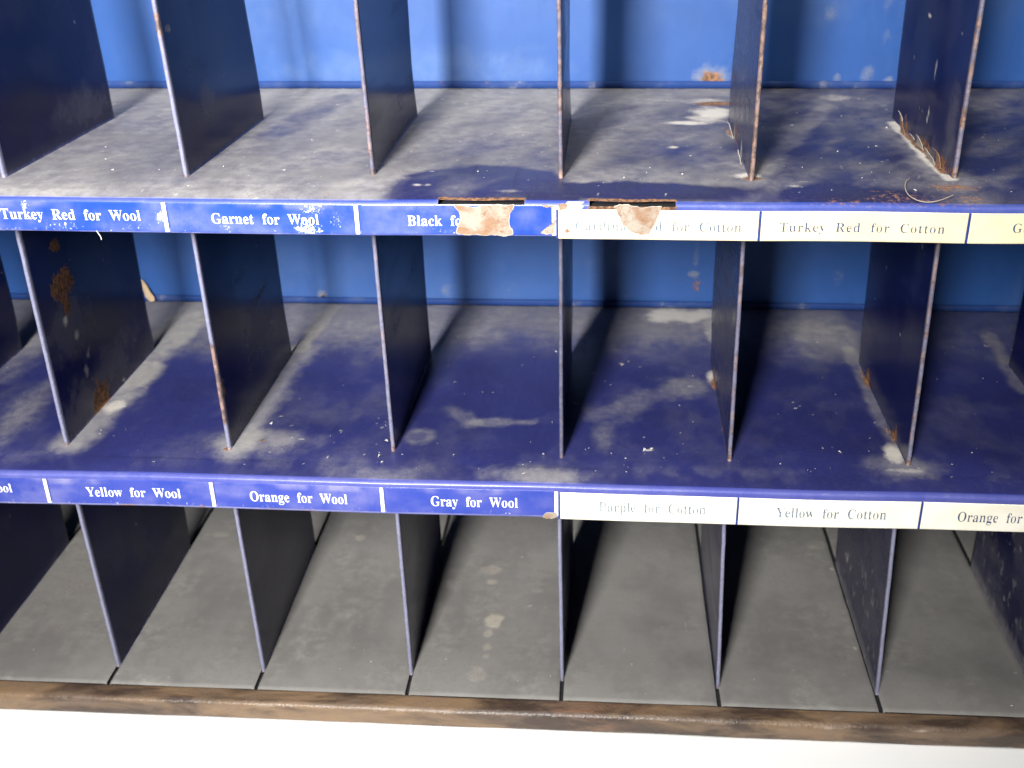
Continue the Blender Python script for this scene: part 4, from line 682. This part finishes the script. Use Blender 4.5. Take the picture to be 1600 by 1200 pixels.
for a, b in SLOTS:
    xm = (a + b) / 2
    box('slot_shade_box', a - .01, b + .01, -.292, -.215, zs(0, xm) - .19, zs(0, xm) - .052, M['dark'], shelves[0])  # added black box, puts the shade inside the slot into colour
# ---------------------------------------------------------------- patches where the paint has come off the lip
def patch(r, pts, seed, label, dy=.0072):
    rnd = random.Random(seed)
    P = [Vector((p[0], p[1])) for p in pts]
    for it in range(3):
        Q = []
        for i, a in enumerate(P):
            b = P[(i + 1) % len(P)]; d = b - a
            Q += [a, (a + b) / 2 + Vector((-d.y, d.x)) * rnd.uniform(-.13, .13)]
        P = Q
    c = Vector(((min(p.x for p in P) + max(p.x for p in P)) / 2, (min(p.y for p in P) + max(p.y for p in P)) / 2))
    rings = [(1.0, .0002, .75), (.985, 0.0, .75), (.955, -.0006, .3), (.8, -.0008, 0), (.4, -.0008, 0)]
    co, rim, faces = [], [], []
    n = len(P)
    for (s_, d_, rm) in rings:
        for p in P:
            q = c + (p - c) * s_
            w = float(lipwob(np.array(q.x), r))
            co.append(((q.x) * S, (-.300 + w * .5 - dy - d_ - .0) * S if s_ < 1 else (-.300 + w * .5 - .0045) * S, q.y * S)); rim.append(rm)
    for a in range(len(rings) - 1):
        for i in range(n):
            j = (i + 1) % n
            faces.append((a * n + i, a * n + j, (a + 1) * n + j, (a + 1) * n + i))
    faces.append(tuple((len(rings) - 1) * n + i for i in range(n)))
    me = bpy.data.meshes.new('bare_patch'); me.from_pydata(co, [], faces); me.materials.append(M['bare'])
    setattrs(me, dict(rim=rim))
    link('bare_patch', me, shelves[r], label)
patch(0, [(-0.5155, -0.037), (-0.5008, -0.0668), (-0.4858, -0.0934), (-0.4905, -0.1235), (-0.5016, -0.1538), (-0.513, -0.1876), (-0.4547, -0.1976), (-0.3732, -0.2009), (-0.2919, -0.2007), (-0.2202, -0.1938), (-0.2291, -0.1602), (-0.238, -0.1267), (-0.2339, -0.0934), (-0.2204, -0.0668), (-0.2132, -0.0372), (-0.3674, -0.0404)], 1, 'bare rusty patch over the Black label')
patch(0, [(0.2826, -0.0472), (0.2991, -0.0866), (0.3156, -0.1229), (0.3481, -0.1594), (0.3837, -0.186), (0.4285, -0.1993), (0.4601, -0.1926), (0.4781, -0.1592), (0.4958, -0.1195), (0.5102, -0.08), (0.5185, -0.0473), (0.3992, -0.0473)], 2, 'bare rusty patch over the Cardinal Red label')
patch(0, [(0.0065, -0.0999), (-0.0065, -0.1398), (-0.0133, -0.1867), (-0.0456, -0.1935), (-0.081, -0.1868), (-0.0549, -0.1599)], 3, 'small pale chip beside the white mark')
patch(0, [(0.0543, -0.1564), (0.0671, -0.1799), (0.0478, -0.1866), (0.0382, -0.1732)], 4, None)
patch(1, [(-0.0775, -1.8563), (-0.019, -1.8461), (-0.0046, -1.8716), (-0.0413, -1.8899), (-0.0924, -1.8827)], 5, 'small white chip under the Gray label')
patch(0, [(0.007, -0.034), (0.0514, -0.0373), (0.045, -0.0636), (0.0131, -0.0669)], 6, None)
patch(0, [(-0.0759, -0.0372), (-0.0122, -0.0405), (-0.0187, -0.0537), (-0.0696, -0.0504)], 7, None)

# ---------------------------------------------------------------- peeling paint curls at the feet of the dividers
def curl(parent, pts, w0, mat, x, seed):
    rnd = random.Random(seed); co, faces = [], []
    k = 6
    for i in range(k + 1):
        t = i / k; j = t * (len(pts) - 1); a = int(min(j, len(pts) - 2)); f = j - a
        y = pts[a][0] * (1 - f) + pts[a + 1][0] * f; z = pts[a][1] * (1 - f) + pts[a + 1][1] * f
        w = w0 * (1 - .75 * t) * rnd.uniform(.8, 1.2)
        xo = x - .012 - .022 * t * t * rnd.uniform(.8, 1.2)
        for s in (-1, 1):
            for d in (0, .004):
                co.append(((xo - d) * S, (y + s * w) * S, z * S))
    for i in range(k):
        b = i * 4
        for (p, q) in ((0, 2), (2, 3), (3, 1), (1, 0)): faces.append((b + p, b + q, b + 4 + q, b + 4 + p))
    faces.append((0, 1, 3, 2)); faces.append((k * 4, k * 4 + 2, k * 4 + 3, k * 4 + 1))
    me = bpy.data.meshes.new('paint_curl'); me.from_pydata(co, [], faces); me.materials.append(mat)
    link('paint_curl', me, parent)
divs = {}
for o in root.children:
    if o.name.startswith('divider'): divs[len(divs)] = o
def dv(r, k): return divs[r * 10 + k + 5]
for i, (rk, w, mt, x, pts) in enumerate((
    ((0, 2), .035, 'rustflake', 2.0, [(1.027, -0.0261), (1.0724, 0.0275), (1.0546, 0.0804)]), ((0, 2), .02, 'paleflake', 1.985, [(1.0574, 0.0573), (1.0574, 0.1134)]), ((0, 2), .045, 'paleflake', 2.0, [(0.6544, -0.0012), (0.6627, 0.0649)]),
    ((0, 2), .03, 'paleflake', 2.0, [(0.8185, 0.0093), (0.818, 0.035)]), ((0, 2), .03, 'paleflake', 2.0, [(0.4591, -0.0083), (0.4727, 0.0408)]), ((0, 2), .03, 'paleflake', 2.0, [(0.3767, -0.0147), (0.3887, 0.0308)]),
    ((0, 2), .025, 'rustflake', 2.0, [(0.2525, -0.0091), (0.2884, 0.0565), (0.3362, 0.0751)]), ((0, 1), .03, 'paleflake', .995, [(0.9407, -0.0149), (1.0276, 0.0632)]), ((0, 1), .03, 'rustflake', .99, [(1.0299, -0.0519), (1.1396, -0.0008)]),
    ((0, 1), .02, 'paleflake', .985, [(0.3474, -0.0384), (0.377, 0.0591)]), ((1, 1), .03, 'rustflake', .98, [(1.1474, -1.7604), (1.2366, -1.7024)]), ((1, 1), .02, 'paleflake', .98, [(0.4009, -1.7776), (0.4481, -1.7046)]),
    ((1, 2), .025, 'rustflake', 1.99, [(1.1135, -1.724), (1.1929, -1.6915), (1.202, -1.6389)]), ((1, 2), .025, 'rustflake', 1.99, [(0.3067, -1.7311), (0.3854, -1.709), (0.4303, -1.6585)]))):
    curl(dv(*rk), pts, w * 1.5, M[mt], x, 900 + i)

# nail hole in the back panel, its darkness put on as a raised black disk
def disk(name, x, y, z, r0, r1, mat, parent, n=20):
    bm = bmesh.new()
    vs = [[bm.verts.new(((x + math.cos(a) * rr) * S, (y - d) * S, (z + math.sin(a) * rr) * S)) for a in [2 * math.pi * i / n for i in range(n)]] for rr, d in ((r1, 0), (r0, .012), (r0 * .7, .013))]
    for a in (0, 1):
        for i in range(n): bm.faces.new((vs[a][i], vs[a][(i + 1) % n], vs[a + 1][(i + 1) % n], vs[a + 1][i]))
    bm.faces.new(vs[2])
    me = bpy.data.meshes.new(name); bm.to_mesh(me); bm.free(); me.materials.append(mat)
    return link(name, me, parent)
hx, hz = -1.9827, -1.6216
disk('nail_hole_disk', hx, YB - .004, hz, .014, .020, M['dark'], root)

# ---------------------------------------------------------------- loose things
def tube(name, pts, rad, mat, n=6):
    cu = bpy.data.curves.new(name, 'CURVE'); cu.dimensions = '3D'; cu.bevel_depth = rad * S; cu.bevel_resolution = 1
    s = cu.splines.new('NURBS'); s.points.add(len(pts) - 1); s.use_endpoint_u = True; s.order_u = 4
    for p, q in zip(s.points, pts): p.co = (q[0] * S, q[1] * S, q[2] * S, 1)
    o = bpy.data.objects.new(name, cu); COL.objects.link(o)
    me = bpy.data.meshes.new_from_object(o.evaluated_get(bpy.context.evaluated_depsgraph_get()))
    bpy.data.objects.remove(o); me.materials.clear(); me.materials.append(mat); me.name = name
    return link(name, me)
hp = [(1.7829, 0.0248), (1.735, -0.058), (1.7064, -0.1938), (1.7465, -0.2688), (1.7906, -0.3102), (1.86, -0.2976), (1.929, -0.2314)]
h = tube('hair_strand', [(x, y, zs(0, x) + .014 + .01 * math.sin(i * 1.3) + (-.02 if y < -.19 else 0)) for i, (x, y) in enumerate(hp)], .0022, M['hair'])
h['label'] = 'curled pale hair lying on the top shelf above the Turkey Red for Cotton label'; h['category'] = 'hair'
tx, tz = -2.3994, -0.1769
t = tube('lint_thread', [(tx, -.300, tz), (tx + .012, -.306, tz - .018), (tx + .022, -.302, tz - .032), (tx + .020, -.303, tz - .05)], .0028, M['chips'])
t['label'] = 'tiny white thread hanging under the Turkey Red for Wool label'; t['category'] = 'thread'
a, b = [(-3.4424, -1.478), (-3.3599, -1.6422)]
bm = bmesh.new()
ring = []
for i in range(6):
    tt = i / 5; x = b[0] + (a[0] - b[0]) * tt; z = b[1] + .012 + (a[1] - b[1]) * tt; w = .034 * (1 - .55 * abs(tt - .35) / .65) * (1 + .25 * math.sin(i * 2.1)); y = YB - .075 + .045 * tt
    ring.append([bm.verts.new(((x + dx * w) * S, (y + dy * w * .5) * S, z * S)) for dx, dy in ((-1, 0), (0, -1), (1, .1), (.1, 1))])
for p, q in zip(ring[:-1], ring[1:]):
    for i in range(4): bm.faces.new((p[i], p[(i + 1) % 4], q[(i + 1) % 4], q[i]))
bm.faces.new(ring[0]); bm.faces.new(ring[-1])
me = bpy.data.meshes.new('wood_splinter'); bm.to_mesh(me); bm.free(); me.materials.append(M['wood'])
w = link('wood_splinter', me); w['label'] = 'pale wood splinter leaning on the blue back panel behind the rust spotted divider'; w['category'] = 'splinter'

rnd = random.Random(5)
bm = bmesh.new()
def crumb(x, y, z, s):
    vs = [bm.verts.new(((x + rnd.uniform(-s, s)) * S, (y + rnd.uniform(-s, s)) * S, (z + rnd.uniform(0, s)) * S)) for _ in range(5)]
    try: bmesh.ops.convex_hull(bm, input=vs)
    except Exception: pass
for r, n in ((0, 130), (1, 150), (2, 50)):
    for _ in range(n):
        x = rnd.uniform(-4.4, 3.4); y = rnd.choice((rnd.uniform(-.16, .25), rnd.uniform(-.16, 1.6)))
        if abs(x - round(x)) < .03: continue
        crumb(x, y, zs(r, x) + (0 if y > -.02 or r > 0 else -.012), rnd.uniform(.002, .0075) * (1 if rnd.random() < .9 else 1.7))
for x, y in [(0.4954, 0.1246), (0.5335, 0.134), (-1.0616, 0.161), (-1.047, -0.085), (-0.81, -0.1908), (-0.1011, 0.0429), (-0.2061, -0.19), (-1.0772, -0.0263), (-2.3999, -0.1649), (-1.8315, 0.3562)]:
    crumb(x, y, zs(1, x), .015)
me = bpy.data.meshes.new('paint_crumbs'); bm.to_mesh(me); bm.free(); me.materials.append(M['chips'])
c = link('paint_crumbs', me); c['label'] = 'white crumbs of paint and dust scattered over the shelves'; c['category'] = 'crumbs'; c['kind'] = 'stuff'

# ---------------------------------------------------------------- the white surface the rack stands on
ws = box('white_surface', -7.5, 6.5, -1.15, 3.2, ZF - .50, ZF - .155, M['white'], None, .02)
ws['kind'] = 'structure'; ws['label'] = 'bright white surface under the rack'
